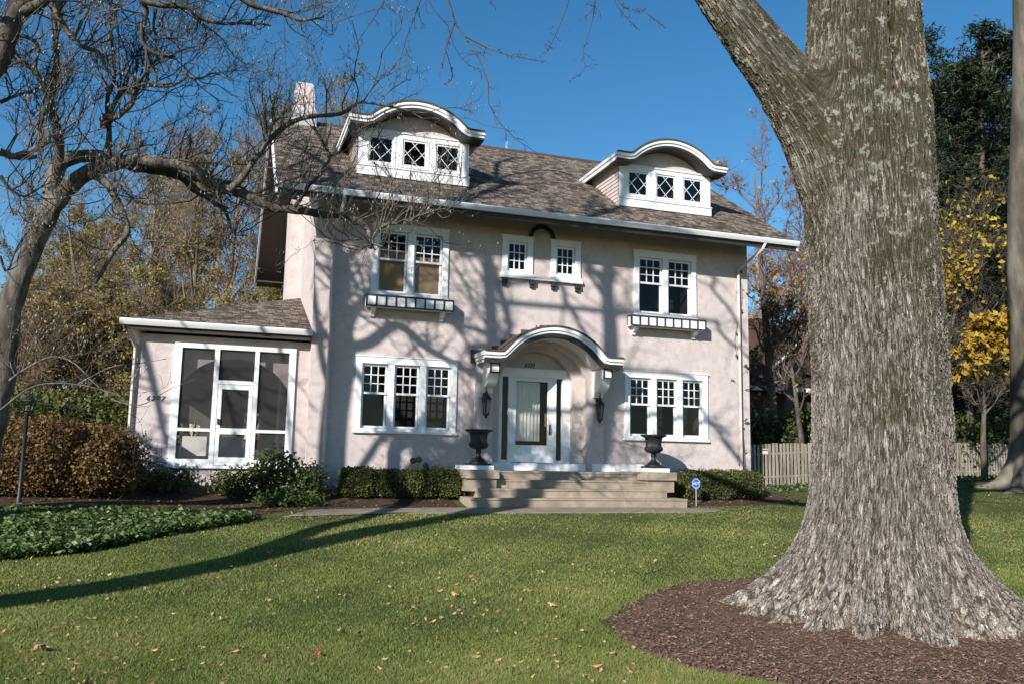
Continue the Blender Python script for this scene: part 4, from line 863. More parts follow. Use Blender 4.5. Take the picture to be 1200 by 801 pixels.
for P, ra_, cv in (([(404, 300), (420, 262), (500, 262), (552, 220), (580, 210), (583, 192), (602, 185)], .09, roofp), ([(580, 210), (610, 203), (650, 200), (690, 215)], .05, roofp), ([(398, 250), (388, 200), (362, 180), (335, 168)], .09, roofp), ([(388, 200), (367, 186), (330, 200)], .07, roofp), ([(388, 185), (410, 150), (440, 120)], .05, roofp),
                   ([(166, 398), (180, 450), (196, 522)], .085, porchp), ([(150, 500), (178, 525), (204, 550)], .07, porchp), ([(230, 380), (260, 440), (285, 540)], .03, porchp), ([(330, 400), (338, 460), (345, 540)], .05, porchp), ([(412, 572), (422, 550), (437, 527), (445, 515), (455, 509), (477, 510), (490, 517), (500, 523), (512, 512), (530, 525), (555, 535)], .075, wallp), ([(500, 262), (512, 290), (528, 305), (545, 330), (560, 345)], .035, wallp), ([(440, 340), (470, 352), (500, 366), (530, 372)], .035, wallp)):
    shadow_limb(W_, [p for p in P], ra_, ra_*.6, 8.6, 9, 10, 1.2, .3, cv)
W_.build('trunk', BARK_G, T1)
T2 = empty('bare_tree', (-6.3, -12.6, -.7), 'leaning bare tree whose long trunk shadow crosses the lawn to the steps', 'tree')
def lawnp(x, y):
    d = ray(x, y); t = 4.
    while t < 60:
        P = C+d*t
        if P[2] < float(G(P[0], P[1])): return P
        t += .01
    return P
W_ = Wood()
Q = [back(lawnp(0, 706), 2.2), back(lawnp(150, 683), 5.0), back(lawnp(300, 652), 7.2), back(lawnp(440, 622), 9.4), back(lawnp(545, 603), 10.4), back(onY(652, 557, -1.1), 11.6), back(wallp(700, 540), 12.5), back(wallp(712, 470), 12.8), back(wallp(716, 400), 13.2), back(wallp(712, 330), 13.8), back(wallp(720, 240), 14.5), back(wallp(730, 150), 15)]
Q = [Q[0]+(Q[0]-Q[1])*.6]+Q
pp = resample(Q, 60)[None]; W_.add(pp, np.interp(np.linspace(0, 1, 60), [0, .25, .6, 1], [.36, .31, .22, .06])[None], 12)
p, d, L, r_ = spawn(rs, pp, np.full((1, 60), .07), 26, .72, 1, (.5, 1.0), (1, 1), .7, .3); L = 2.6*rs.uniform(.5, 1.3, len(p)); a, b = grow(rs, p, d, L, r_, r_*.3, 8, .2, .05); W_.add(a, b, 6)
p, d, L, r_ = spawn(rs, a, b, 5, .2, 1, (.5, 1.0), (.3, .6), .6); a, b = grow(rs, p, d, L, r_, r_*.3, 6, .25); W_.add(a, b, 4)
Q2 = [back(lawnp(300, 648), 7.2), back(lawnp(380, 617), 8.6), back(lawnp(445, 601), 9.6), back(onY(478, 575, -.9), 10.6), back(wallp(500, 545), 11.4), back(wallp(484, 520), 11.6), back(wallp(462, 508), 11.8), back(wallp(446, 478), 12), back(wallp(430, 450), 12.2), back(wallp(405, 420), 12.4), back(wallp(372, 380), 12.6)]
pp = resample(Q2, 50)[None]; W_.add(pp, np.linspace(.2, .08, 50)[None], 9)
W_.build('trunk', BARK_G, T2)
T3 = empty('bare_tree', (-11, -12.3, -.6), 'slim upright bare tree farther out on the left beyond the leaning tree', 'tree')
W_ = Wood()
Q = [back(lawnp(0, 703), 5), back(lawnp(150, 680), 7.4), back(lawnp(300, 648), 9.2), back(lawnp(440, 618), 11), back(lawnp(530, 604), 11.8), *[back(wallp(x_, y_), 12.5) for x_, y_ in ((577, 500), (578, 450), (577, 405), (574, 345), (571, 296), (566, 240), (560, 150))]]
Q = [Q[0]+(Q[0]-Q[1])*2.15]+Q; T3.location = Q[0]
pp = resample(Q, 60)[None]; W_.add(pp, np.linspace(.24, .11, 60)[None], 10)
p, d, L, r_ = spawn(rs, pp, np.full((1, 60), .06), 18, .72, 1, (.5, 1.0), (1, 1), .7, .4); L = 2.4*rs.uniform(.5, 1.3, len(p)); a, b = grow(rs, p, d, L, r_, r_*.3, 8, .2, .08); W_.add(a, b, 6)
p, d, L, r_ = spawn(rs, a, b, 5, .2, 1, (.5, 1.0), (.3, .6), .6); a, b = grow(rs, p, d, L, r_, r_*.3, 6, .25); W_.add(a, b, 4)
for P, t in (([(505, 372), (530, 378), (548, 402), (562, 420)], 12), ([(650, 330), (668, 362), (685, 390), (700, 420)], 12.5), ([(676, 300), (700, 336), (724, 372)], 12.8), ([(818, 318), (836, 342), (858, 366), (874, 400)], 13), ([(826, 375), (856, 401), (880, 420)], 13), ([(800, 440), (826, 487), (857, 523), (880, 560)], 13), ([(830, 495), (852, 521), (873, 549)], 13.2), ([(540, 300), (552, 270), (575, 250)], 12.5)):
    a = resample([back(wallp(x, y), t) for x, y in P], 12)[None]; s_ = pp[0][np.argmin(((pp[0]-a[0][0])**2).sum(1))]
    a = resample([s_, *a[0][::3], a[0][-1]], 24)[None]; W_.add(a, np.linspace(.075, .045, 24)[None], 7)
    p, d, L, r_ = spawn(rs, a, np.full((1, 24), .04), 14, .3, 1, (.5, 1.0), (1, 1), .6, .2); L = 1.4*rs.uniform(.5, 1.3, len(p)); a, b = grow(rs, p, d, L, r_, r_*.3, 6, .2, .05); W_.add(a, b, 4)
W_.build('trunk', BARK_G, T3)
# smooth trunk at the right edge of the view
be = empty('beech_tree', tuple(at(1212, 566, 25.5)), 'smooth grey beech trunk with a flared foot at the right end of the picket fence', 'tree')
W_ = Wood(); T0 = 25.5
pr_ = [(1235, 600, 3.2), (1222, 578, 1.6), (1217, 560, 1.0), (1213, 530, .72), (1210, 480, .60), (1208, 400, .55), (1206, 330, .50), (1204, 250, .56), (1206, 180, .53), (1208, 60, .50), (1205, -60, .47), (1200, -250, .35), (1195, -500, .15)]
pp = resample([at(x, y, T0) for x, y, r in pr_], 70); s0 = np.array([np.linalg.norm(at(x, y, T0)-at(1217, 560, T0))*(1 if y < 560 else -1) for x, y, r in pr_]); sz = (pp[:, 2]-at(1217, 560, T0)[2])
rad = np.interp(sz, [-.8, -.3, 0, .4, 1.2, 2.6, 4.4, 6.2, 7, 9, 12, 30], [2.2, 1.5, 1.05, .78, .62, .57, .52, .58, .54, .51, .48, .2]); W_.add(pp[None], rad[None], 28)
for a_ in (-3.5, -2.9, -2.3, -1.4, -.5):
    c = np.array(at(1217, 560, T0)); d = np.array([math.cos(a_), math.sin(a_), 0]); e = c+d*(2.3 if a_ < -2.5 else 1.9); e[2] = float(G(e[0], e[1]))-.2; m_ = c+d*1.1; m_[2] = float(G(m_[0], m_[1]))+.06
    W_.add(resample([c+[0, 0, .9]+d*.2, m_, e], 12)[None], np.linspace(.42, .12, 12)[None], 10)
a, b = grow(rs, np.array([at(1207, y, T0) for y in (-80, -120, -200, -260)]), np.array([[-1, -.4, .5], [.9, .2, .6], [-.2, .8, .6], [-.8, .5, .7]]), np.full(4, 6.), np.full(4, .2), np.full(4, .05), 9, .15, .06); W_.add(a, b, 8)
p, d, L, r_ = spawn(rs, a, b, 8, .2, 1, (.4, .9), (.3, .5)); a, b = grow(rs, p, d, L, r_, r_*.3, 7, .2, .05); W_.add(a, b, 4)
W_.build('trunk', barkmat('beech_bark', (.085, .074, .058), (.19, .168, .138), (.055, .05, .038), 3.5, .7), be)
# ================================================================== SURROUNDINGS
def gz(x, y): return float(G(x, y))
def place(px, d):
    """ground point straight below image column px at distance d along the view"""
    P = at(px, 560, d); return np.array([P[0], P[1], gz(P[0], P[1])])
def htop(px, top, d): P = at(px, top, d); return P[2]
def broadtree(px, d, top, seed, label, lm, wood, nl=2600, ls=.10, R=None, group=None, lo=.28, dens=4, multi=1, trunk_r=None, name='broadleaf_tree', leaf_lo=0.):
    rs = np.random.RandomState(seed); b0 = place(px, d); H = htop(px, top, d)-b0[2]; R = R or H*.36
    t = empty(name, tuple(b0), label, 'tree', group); W_ = Wood(); tr = trunk_r or H*.017
    P = np.repeat(b0[None], multi, 0)+rs.normal(0, .15, (multi, 3))*[1, 1, 0]-[0, 0, .2]; D = np.c_[rs.normal(0, .12 if multi == 1 else .3, (multi, 2)), np.ones(multi)]
    a, b = grow(rs, P, D, np.full(multi, H*.86), np.full(multi, tr), np.full(multi, tr*.12), 10, .05, .08); W_.add(a, b, 7)
    pp, d_, L, r_ = spawn(rs, a, b, 16//multi+3, lo, .98, (.6, 1.15), (1, 1), .5, .3); L = R*rs.uniform(.6, 1.15, len(pp))*(1.15-.6*np.clip((pp[:, 2]-b0[2])/H, 0, 1))
    a, b = grow(rs, pp, d_, L, np.maximum(r_, .03), np.full(len(pp), .012), 8, .16, .12); W_.add(a, b, 5); allp = [a]
    pp, d_, L, r_ = spawn(rs, a, b, 9, .2, 1, (.45, 1.0), (.3, .6), .6, .15); a, b = grow(rs, pp, d_, L, np.clip(r_, .012, .05), np.full(len(pp), .008), 6, .2, .08); W_.add(a, b, 4); allp.append(a)
    pp, d_, L, r_ = spawn(rs, a, b, 6, .2, 1, (.45, 1.0), (.35, .7), .6, .1); a, b = grow(rs, pp, d_, L, np.clip(r_, .008, .02), np.full(len(pp), .006), 5, .25, .05); W_.add(a, b, 3); allp.append(a)
    pp, d_, L, r_ = spawn(rs, a, b, dens, .2, 1, (.45, 1.0), (.5, .9), .8, .1); a, b = grow(rs, pp, d_, L, np.full(len(pp), .007), np.full(len(pp), .004), 4, .25, .0); W_.add(a, b, 3)
    W_.build('trunk', wood, t)
    if nl:
        A = a.reshape(-1, 3); A = A[A[:, 2] > b0[2]+leaf_lo*H]
        cl = np.sin(A[:, 0]*1.3+seed)+np.sin(A[:, 1]*1.1+seed*2)+np.sin(A[:, 2]*1.5+seed*.7)+rs.normal(0, .6, len(A)); A = A[cl > -.4]
        A = A[rs.randint(0, len(A), nl)]+rs.normal(0, .08, (nl, 3)); tone = .5+.16*(np.sin(A[:, 0]*.8+seed)+np.sin(A[:, 2]*.9))
        leaves(rs, A, ls, 'foliage', lm, t, .6, tone=tone+rs.uniform(-.2, .2, nl))
    return t
L_OLIVE = leafmat('olive_yellow_leaves', [(.09, .08, .022), (.20, .16, .038), (.32, .25, .05), (.19, .12, .045)])
L_BROWN = leafmat('brown_yellow_leaves', [(.13, .08, .04), (.22, .145, .055), (.30, .22, .06), (.16, .13, .04)])
L_ORANGE = leafmat('orange_leaves', [(.32, .13, .03), (.45, .24, .04), (.5, .31, .06), (.26, .11, .05)])
L_YELLOW = leafmat('yellow_leaves', [(.24, .14, .025), (.42, .27, .035), (.5, .35, .05), (.30, .25, .05)], trans=.35)
L_GREEN = leafmat('green_leaves', [(.015, .028, .008), (.035, .06, .014), (.07, .10, .022), (.10, .12, .03)])
L_LIME = leafmat('light_green_leaves', [(.04, .058, .014), (.075, .095, .022), (.11, .12, .028), (.14, .12, .03)])
L_RUST = leafmat('rust_hedge_leaves', [(.055, .032, .014), (.13, .075, .028), (.19, .11, .04), (.12, .115, .035)])
L_BOX = leafmat('boxwood_leaves', [(.014, .026, .006), (.04, .06, .014), (.08, .10, .022), (.15, .15, .04)], trans=.1)
L_IVY = leafmat('ivy_leaves', [(.018, .036, .009), (.045, .08, .02), (.08, .125, .032), (.2, .24, .09)], rough=.45, trans=.15, spec=.35)
L_CON = leafmat('conifer_needles', [(.008, .016, .009), (.017, .031, .015), (.034, .05, .022), (.06, .064, .028)], trans=.1)
L_GRASS = leafmat('grass_blades', [(.09, .135, .03), (.16, .205, .05), (.24, .262, .075), (.44, .38, .17)], rough=.6, trans=.3, spec=.25)
BARK_T = barkmat('sunlit_twig_bark', (.14, .105, .08), (.23, .18, .145))
grp = 'autumn trees left of the house'
LT = [(-12, 40, 330, 1, 'leftmost olive autumn tree behind the magnolia trunk'), (62, 49, 262, 2, 'autumn tree behind the lantern post, rising above the rust hedge'), (112, 43, 205, 3, 'brown and yellow tree seen below the arch of the magnolia limb'), (160, 52, 168, 4, 'tall thin leaved tree above the left end of the porch roof'), (205, 44, 160, 5, 'yellowish tree directly above the middle of the porch roof'),
      (250, 54, 138, 6, 'tallest brown tree of the left group, beside the roof edge'), (292, 46, 146, 7, 'brown tree touching the dark left gable overhang'), (338, 58, 150, 8, 'distant tree mostly hidden behind the left gable and chimney'), (52, 33, 372, 9, 'low yellow green tree above the rust hedge'), (138, 34, 330, 10, 'low yellow leaved tree beside the left porch corner'), (228, 36, 318, 12, 'low dense yellow tree just over the porch roof ridge'), (300, 35, 325, 13, 'small orange tinged tree next to the chimney breast')]
LT += [(20, 60, 285, 14, 'far hazy brown tree at the left edge above the shrubs'), (95, 62, 235, 15, 'far brown tree between the lantern and the porch'), (180, 64, 200, 16, 'far brown tree above the porch gutter'), (268, 66, 175, 17, 'far brown tree just left of the chimney breast'), (10, 30, 395, 18, 'low leafy tree behind the light green shrubs at the left edge'), (98, 31, 385, 19, 'low leafy tree between lantern and porch corner')]
for i, (px, d, top, sd, lb) in enumerate(LT):
    low = 8 <= i < 12 or i > 15
    broadtree(px, d, top-(26 if not low else 0), sd, lb, L_OLIVE if i % 2 else L_BROWN, BARK_T, nl=9500 if low else 10500, ls=.06 if low else .065, R=(4.2 if low else None), group=grp, lo=.12 if low else .18, dens=6)
broadtree(482, 44, 74, 20, 'bare reddish tree showing above the left dormer', L_BROWN, BARK_R, nl=150, R=3.6, lo=.35, dens=5)
broadtree(912, 33, 122, 21, 'thin tree with pinkish twigs and few orange leaves by the right eave', L_ORANGE, BARK_R, nl=420, ls=.085, lo=.25, dens=4, R=4.6, multi=2)
broadtree(952, 44, 200, 22, 'reddish twiggy tree farther back behind the oak trunk', L_ORANGE, BARK_R, nl=700, ls=.09, lo=.2, R=5)
broadtree(905, 46, 270, 23, 'orange leaved tree beyond the neighbouring roof', L_ORANGE, BARK_G, nl=1800, ls=.10, R=4.2, lo=.3, dens=3, multi=1, trunk_r=.12, leaf_lo=.35)
broadtree(938, 28.2, 335, 24, 'slender pale trunked tree behind the fence, left of the oak', L_ORANGE, BARK_G, nl=500, ls=.07, R=2.2, lo=.45, dens=3, trunk_r=.13, leaf_lo=.5)
broadtree(888, 28, 385, 25, 'thin sapling with yellow leaves against the house corner', L_YELLOW, BARK_G, nl=110, ls=.07, R=1.2, lo=.4, dens=2, trunk_r=.05)
broadtree(1128, 31, 205, 26, 'golden leaved tree in front of the dark conifers', L_YELLOW, BARK_B, nl=1000, ls=.09, R=3.6, lo=.25, dens=3, leaf_lo=.3)
broadtree(1098, 30, 250, 30, 'slim golden tree half hidden by the oak trunk', L_YELLOW, BARK_B, nl=700, ls=.10, R=2.4, lo=.3, dens=3, leaf_lo=.35)
broadtree(1147, 27.5, 352, 27, 'small bright yellow maple behind the fence by the beech', L_YELLOW, BARK_B, nl=1800, ls=.10, R=1.75, lo=.42, dens=3, trunk_r=.12, leaf_lo=.42)
broadtree(1010, 46, 260, 28, 'bare tree straight behind the oak trunk', L_ORANGE, BARK_R, nl=300, R=5)
def conifer(px, d, top, seed, label, R=3.2):
    rs = np.random.RandomState(seed); b0 = place(px, d); H = htop(px, top, d)-b0[2]; t = empty('conifer_tree', tuple(b0), label, 'tree', 'dark conifers on the right'); W_ = Wood()
    a, b = grow(rs, b0[None]-[0, 0, .2], np.array([[0, 0, 1.]]), np.array([H]), np.array([H*.016]), np.array([.02]), 12, .02, .1); W_.add(a, b, 8)
    n = 230; tt = rs.uniform(.06, .99, n)**.85; f = tt*11; i = np.clip(f.astype(int), 0, 10); P = a[0, i]+(a[0, i+1]-a[0, i])*(f-i)[:, None]; an = rs.uniform(0, 2*PI, n)
    L = R*(1.03-tt)**.5*rs.uniform(.55, 1.25, n)+.25; D = np.c_[np.cos(an), np.sin(an), rs.uniform(-.1, .45, n)]; a, b = grow(rs, P, D, L, np.full(n, .035), np.full(n, .008), 8, .09, -.02, .1); W_.add(a, b, 4)
    pp, d_, L2, r_ = spawn(rs, a, b, 12, .15, 1, (.4, .9), (.25, .5), .6); a2, b2 = grow(rs, pp, d_, L2, np.full(len(pp), .008), np.full(len(pp), .004), 5, .12, -.05); W_.add(a2, b2, 3); W_.build('trunk', BARK_B, t)
    A = np.concatenate([a2.reshape(-1, 3), a[:, 3:].reshape(-1, 3)]); A = A[rs.randint(0, len(A), 30000)]+rs.normal(0, .12, (30000, 3))
    tone = .45+.2*np.sin(A[:, 2]*1.1+seed)*np.sin(A[:, 0]*1.3)
    leaves(rs, A, .155, 'foliage', L_CON, t, .2, tone=tone)
for px, d, top, sd, lb, R in ((1085, 38, -5, 41, 'dark conifer emerging just right of the oak trunk', 5.0), (1150, 36, -5, 42, 'tall dark conifer between the oak and the beech', 4.6), (1196, 41, 60, 43, 'dark conifer directly behind the beech trunk', 4.8), (1120, 47, 70, 44, 'lower conifer in the gap between the taller two', 5.6)): conifer(px, d, top, sd, lb, R)
# --------------------------------------------------------------- shrubs and hedges
DARKCORE = mat('stems_and_shade_core', (.02, .018, .010), (.032, .028, .016), scale=12, rough=1)
def shrub(name, label, cat, c, size, n, ls, lm, seed, shape='box', group=None, core=True, fuzz=.05, aspect=.6, airy=0):
    rs = np.random.RandomState(seed); sx, sy, sz = size; t = empty(name, tuple(c), label, cat, group)
    d = unit(rs.normal(0, 1, (n, 3))*[1, 1, 1]); e = 5 if shape == 'box' else 2.2
    r = (np.abs(d)**e).sum(1)**(-1/e); lum = 1+.06*np.sin(d[:, 0]*5+seed)*np.sin(d[:, 2]*4+seed*2)+.05*np.sin(d[:, 1]*7+d[:, 0]*6)
    dep = 1-np.abs(rs.normal(0, .10 if not airy else airy, n)); P = d*(r*lum*dep)[:, None]*[sx/2, sy/2, sz/2]+rs.normal(0, fuzz, (n, 3)); P[:, 2] += sz/2; P = P[P[:, 2] > .02]
    P += c; tone = .5+.12*np.sin(P[:, 0]*4+seed)+.12*np.sin(P[:, 2]*5+P[:, 0]*2); leaves(rs, P, ls, 'foliage', lm, t, aspect, tone=tone)
    W_ = Wood(); k = 14; p0 = np.repeat(np.array(c, float)[None], k, 0)+rs.normal(0, .18, (k, 3))*[sx, sy, 0]; dd = np.c_[rs.normal(0, .4, (k, 2))*[sx, sy], np.full(k, 1.)*sz]
    a, b = grow(rs, p0-[0, 0, .05], dd, np.full(k, sz*.9), np.full(k, .012), np.full(k, .004), 6, .15); W_.add(a, b, 4); p, d_, L, r_ = spawn(rs, a, b, 6, .2, 1, (.4, .9), (.3, .5)); a, b = grow(rs, p, d_, L, np.full(len(p), .006), np.full(len(p), .003), 4, .2); W_.add(a, b, 3)
    if core:  # dark solid added among the stems, standing for shade inside the foliage
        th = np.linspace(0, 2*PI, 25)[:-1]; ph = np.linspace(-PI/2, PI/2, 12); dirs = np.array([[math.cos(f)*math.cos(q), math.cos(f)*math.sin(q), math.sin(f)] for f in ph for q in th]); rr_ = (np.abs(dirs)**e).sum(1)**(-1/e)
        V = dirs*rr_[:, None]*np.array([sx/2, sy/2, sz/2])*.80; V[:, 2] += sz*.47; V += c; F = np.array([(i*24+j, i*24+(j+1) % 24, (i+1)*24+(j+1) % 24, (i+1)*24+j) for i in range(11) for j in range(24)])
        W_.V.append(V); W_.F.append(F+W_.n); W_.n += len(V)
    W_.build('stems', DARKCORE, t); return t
bxl = ('leftmost clipped boxwood, under the lower left window', 'second boxwood from the left, in the trunk shadow', 'third boxwood from the left, below the dried flower heads', 'boxwood nearest the left side of the steps')
for i, (x, w_, h) in enumerate(((1.12, .88, .68), (1.86, .74, .64), (2.58, .80, .66), (3.33, .66, .66))):
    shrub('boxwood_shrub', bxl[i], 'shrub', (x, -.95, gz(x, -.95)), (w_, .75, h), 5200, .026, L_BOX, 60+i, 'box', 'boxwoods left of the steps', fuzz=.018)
for i, x in enumerate((10.05, 10.83, 11.6)):
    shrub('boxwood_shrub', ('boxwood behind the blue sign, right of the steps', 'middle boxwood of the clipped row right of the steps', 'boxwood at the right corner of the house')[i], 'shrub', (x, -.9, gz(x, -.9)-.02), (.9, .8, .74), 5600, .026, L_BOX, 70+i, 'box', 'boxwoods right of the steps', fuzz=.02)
for i, (px, d, w_, dp, h, lb) in enumerate(((-22, 16.9, 2.4, 1.7, 1.5, 'rust brown hedge shrub cut by the left picture edge'), (46, 17.1, 2.2, 1.8, 1.56, 'rust brown hedge shrub right behind the lantern post'), (108, 17.4, 1.8, 1.7, 1.46, 'rust brown hedge shrub next to the porch corner'))):
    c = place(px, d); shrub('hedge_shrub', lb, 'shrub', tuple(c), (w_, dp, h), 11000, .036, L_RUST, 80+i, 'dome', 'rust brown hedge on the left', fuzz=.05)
for i, (px, d, w_, h, lb) in enumerate(((-15, 25, 4, 2.3, 'light green shrub behind the left end of the rust hedge'), (60, 26, 4.2, 2.35, 'light green shrub above the rust hedge, beside the lantern head'), (135, 27, 3.6, 2.4, 'light green shrub close to the left porch wall'))):
    c = place(px, d); shrub('green_shrub', lb, 'shrub', tuple(c), (w_, 2.2, h), 5000, .07, L_LIME, 90+i, 'dome', 'light green shrubs behind the hedge', fuzz=.12)
PS = ((-3.75, -.75, .7, 1.15, 520, .04, .4, 'airy upright shrub against the left porch corner'), (-4.3, -1.3, 1.2, .6, 1700, .04, .3, 'dark low shrub at the foot of the rust hedge'), (-3.0, -1.0, 1.2, .5, 1300, .04, .32, 'dark low shrub under the left screen panel'), (-1.55, -1.05, 1.25, .6, 1500, .04, .32, 'evergreen shrub below the screen door'), (-.75, -.9, 1.2, 1.0, 1700, .045, .34, 'tallest azalea, in front of the right screen panel'), (.05, -.85, .8, .7, 1100, .04, .32, 'small azalea at the house corner by the downspout'), (-.5, -1.9, 1.5, .3, 1300, .035, .3, 'low spreading groundcover shrub in front of the azaleas'))
for i, (x, y, w_, h, n, ls, ai, lb) in enumerate(PS):
    shrub('porch_shrub', lb, 'shrub', (x, y, gz(x, y)), (w_, .9, h), n, ls, L_GREEN, 100+i, 'dome', 'shrubs in front of the porch', core=False, fuzz=.08, airy=ai)
for i, (px, d, w_, h, lb) in enumerate(((890, 29.5, 2.2, 2.2, 'green bush behind the fence beside the house corner'), (925, 30, 2.6, 2.3, 'green bush behind the fence left of the oak'), (975, 30, 3.0, 2.6, 'green bush hidden behind the oak trunk'), (1112, 31, 3.4, 2.4, 'dark bush right of the oak behind the fence'), (1165, 33, 3.6, 2.2, 'dark bush behind the fence near the beech'))):
    c = place(px, d); shrub('green_bush', lb, 'bush', tuple(c), (w_, 2, h), 4200, .075, L_GREEN if i != 1 else L_LIME, 110+i, 'dome', 'bushes behind the picket fence', fuzz=.15)
# dried hydrangea and stalks
def stalks(label, pts, heads, seed, c):
    rs = np.random.RandomState(seed); t = empty('dried_plant', c, label, 'plant'); W_ = Wood()
    P = np.array([[x+rs.normal(0, .06), y, gz(x, y)-.02] for x, y, z in pts]); E_ = np.array(pts)
    W_.add(np.stack([P+(E_-P)*q+[.02*math.sin(q*6), 0, 0] for q in np.linspace(0, 1, 6)], 1), np.repeat(np.linspace(.007, .004, 6)[None], len(P), 0), 4); W_.build('stem', mat('dry_stem', (.25, .17, .11), (.32, .22, .15)), t)
    for p in pts:
        if heads: n = 160; A = np.array(p)+unit(rs.normal(0, 1, (n, 3)))*.075*rs.uniform(.6, 1, (n, 1)); leaves(rs, A, .024, 'flower_head', leafmat('dry_petals', [(.28, .16, .09), (.42, .27, .17)]), t, .8)
        else: A = np.array(p)+rs.normal(0, .05, (12, 3)); leaves(rs, A, .03, 'dry_leaf', L_RUST, t)
stalks('dried hydrangea with tan flower heads behind the boxwoods', [tuple(onY(x, y, -.42)) for x, y in ((484, 539), (491, 538), (499, 545), (508, 549), (512, 546))], True, 3, (2.5, -.4, .2))
stalks('bare red brown stalks between the right pedestal and boxwoods', [tuple(onY(x, y, -.4)) for x, y in ((786, 558), (793, 562), (789, 570), (811, 546), (820, 550))], False, 4, (9.6, -.4, .2))
# vine on the right corner of the facade
vn = empty('climbing_vine', (12.35, -.03, .2), 'sparse climbing vine with a few yellow green leaves on the right house corner', 'vine'); rs = np.random.RandomState(8); W_ = Wood()
vp = resample([onY(x, y, -.03) for x, y in ((874, 585), (872, 520), (866, 470), (868, 430), (861, 400), (870, 350), (866, 320))], 30)[None]; W_.add(vp, np.linspace(.01, .004, 30)[None], 4); p, d_, L, r_ = spawn(rs, vp, np.full((1, 30), .004), 10, .1, 1, (.6, 1.2), (.04, .09)); d_[:, 1] = -np.abs(d_[:, 1])*.2; a, b = grow(rs, p, d_, L, r_, r_, 5, .2); a[:, :, 1] = np.minimum(a[:, :, 1], -.02); W_.add(a, b, 3); W_.build('stem', BARK_B, vn)
A = np.concatenate([a[:, -1], a[:, 3], vp[0][::3]]); leaves(rs, A+[0, -.04, 0], .06, 'foliage', L_LIME, vn, .8)
# --------------------------------------------------------------- picket fence
WOODG = mat('weathered_wood', (.24, .205, .165), (.40, .35, .29), scale=9, rough=.9, bump=.4, bscale=30, stretch=(3, 3, .4), c3=(.19, .16, .125), s3=2)
fe = empty('picket_fence', (13.1, 1.0, .2), 'weathered grey picket fence running from the house corner behind the oak', 'fence')
fa, fb = np.array([12.95, 1.0]), np.array([25.2, 2.6]); n = 84; ln = np.linalg.norm(fb-fa); fd = (fb-fa)/ln; fn = np.array([fd[1], -fd[0]]); rs = np.random.RandomState(9)
def obox(mb, c, w_, t_, z0, z1, tilt=0, pt=0):
    P = [c+fd*i*w_/2+fn*j*t_/2 for i, j in ((-1, -1), (1, -1), (1, 1), (-1, 1))]; lo = [(p[0], p[1], z0) for p in P]; hi = [(p[0]+fd[0]*tilt, p[1]+fd[1]*tilt, z1-(pt if 0 else 0)) for p in P]
    mb.face(lo[::-1]); mb.face(hi)
    for i in range(4): mb.face([lo[i], lo[(i+1) % 4], hi[(i+1) % 4], hi[i]])
for i in range(n):
    c = fa+fd*(i+.5)*ln/n; z = gz(*c); mb = MB(); obox(mb, c, .085, .02, z+.06, z+1.32+rs.normal(0, .012), rs.normal(0, .008)); mb.build('picket', WOODG, fe)
for k in range(6):
    c = fa+fd*(k*ln/5+.02)-fn*.09; z = gz(*c); mb = MB(); obox(mb, c, .1, .1, z-.2, z+1.28); mb.build('post', WOODG, fe)
for zz in (.32, 1.02):
    for k in range(5):
        a_, b_ = fa+fd*k*ln/5-fn*.03, fa+fd*(k+1)*ln/5-fn*.03; mb = MB(); mb.tube([(*a_, gz(*a_)+zz), (*b_, gz(*b_)+zz)], .035, 4); mb.build('rail', WOODG, fe)
sg = empty('fence_sign', (13.6, 1.02, 1.3), 'small white sign with a red band fixed to the picket fence', 'sign'); c = fa+fd*.75+fn*.02; z = gz(*c)+1.02; mb = MB(); obox(mb, c, .24, .012, z, z+.16); mb.build('plate', mat('sign_plate', (.62, .6, .58)), sg); mb = MB(); obox(mb, c+fn*.009, .2, .004, z+.1, z+.14); mb.build('red_band', mat('sign_red', (.45, .05, .05)), sg)
# --------------------------------------------------------------- lantern post
lp_ = np.array([-5.40, -3.33, gz(-5.4, -3.33)]); lt = empty('lamp_post', tuple(lp_), 'black garden lantern on a slim post before the rust hedge', 'lamp post'); x, y, z = lp_
mb = MB(); mb.lathe([(.05, -.1), (.05, .12), (.036, .15), (.034, 1.62), (.05, 1.64), (.05, 1.68), (.03, 1.7), (.001, 1.7)], (x, y, z), 14); mb.build('post', BLACK, lt)
mb = MB(); mb.lathe([(.001, 2.03), (.02, 2.02), (.018, 1.985), (.05, 1.97), (.145, 1.90), (.15, 1.885), (.001, 1.885)], (x, y, z), 6); mb.lathe([(.001, 2.08), (.013, 2.07), (.018, 2.05), (.012, 2.03)], (x, y, z), 8); mb.lathe([(.03, 1.69), (.085, 1.705), (.085, 1.72), (.001, 1.722)], (x, y, z), 6)
for k in range(6): a_ = k*PI/3; mb.tube([(x+.125*math.cos(a_), y+.125*math.sin(a_), z+1.885), (x+.08*math.cos(a_), y+.08*math.sin(a_), z+1.715)], .008, 4)
for zz, r in ((1.83, .113), (1.77, .097)):
    for k in range(6): a_, b_ = k*PI/3, (k+1)*PI/3; mb.tube([(x+r*math.cos(a_), y+r*math.sin(a_), z+zz), (x+r*math.cos(b_), y+r*math.sin(b_), z+zz)], .005, 4)
hd = mb.build('lantern', BLACK, lt); g = MB(); g.lathe([(.115, 1.88), (.074, 1.725)], (x, y, z), 6); g.build('glass', LGLASS, hd)
for a_ in (0, 2.1, 4.2): g = MB(); g.tube([(x+.03*math.cos(a_), y+.03*math.sin(a_), z+1.722), (x+.03*math.cos(a_), y+.03*math.sin(a_), z+1.8)], .012, 6); g.build('candle_tube', mat('ivory', (.7, .66, .55)), hd)
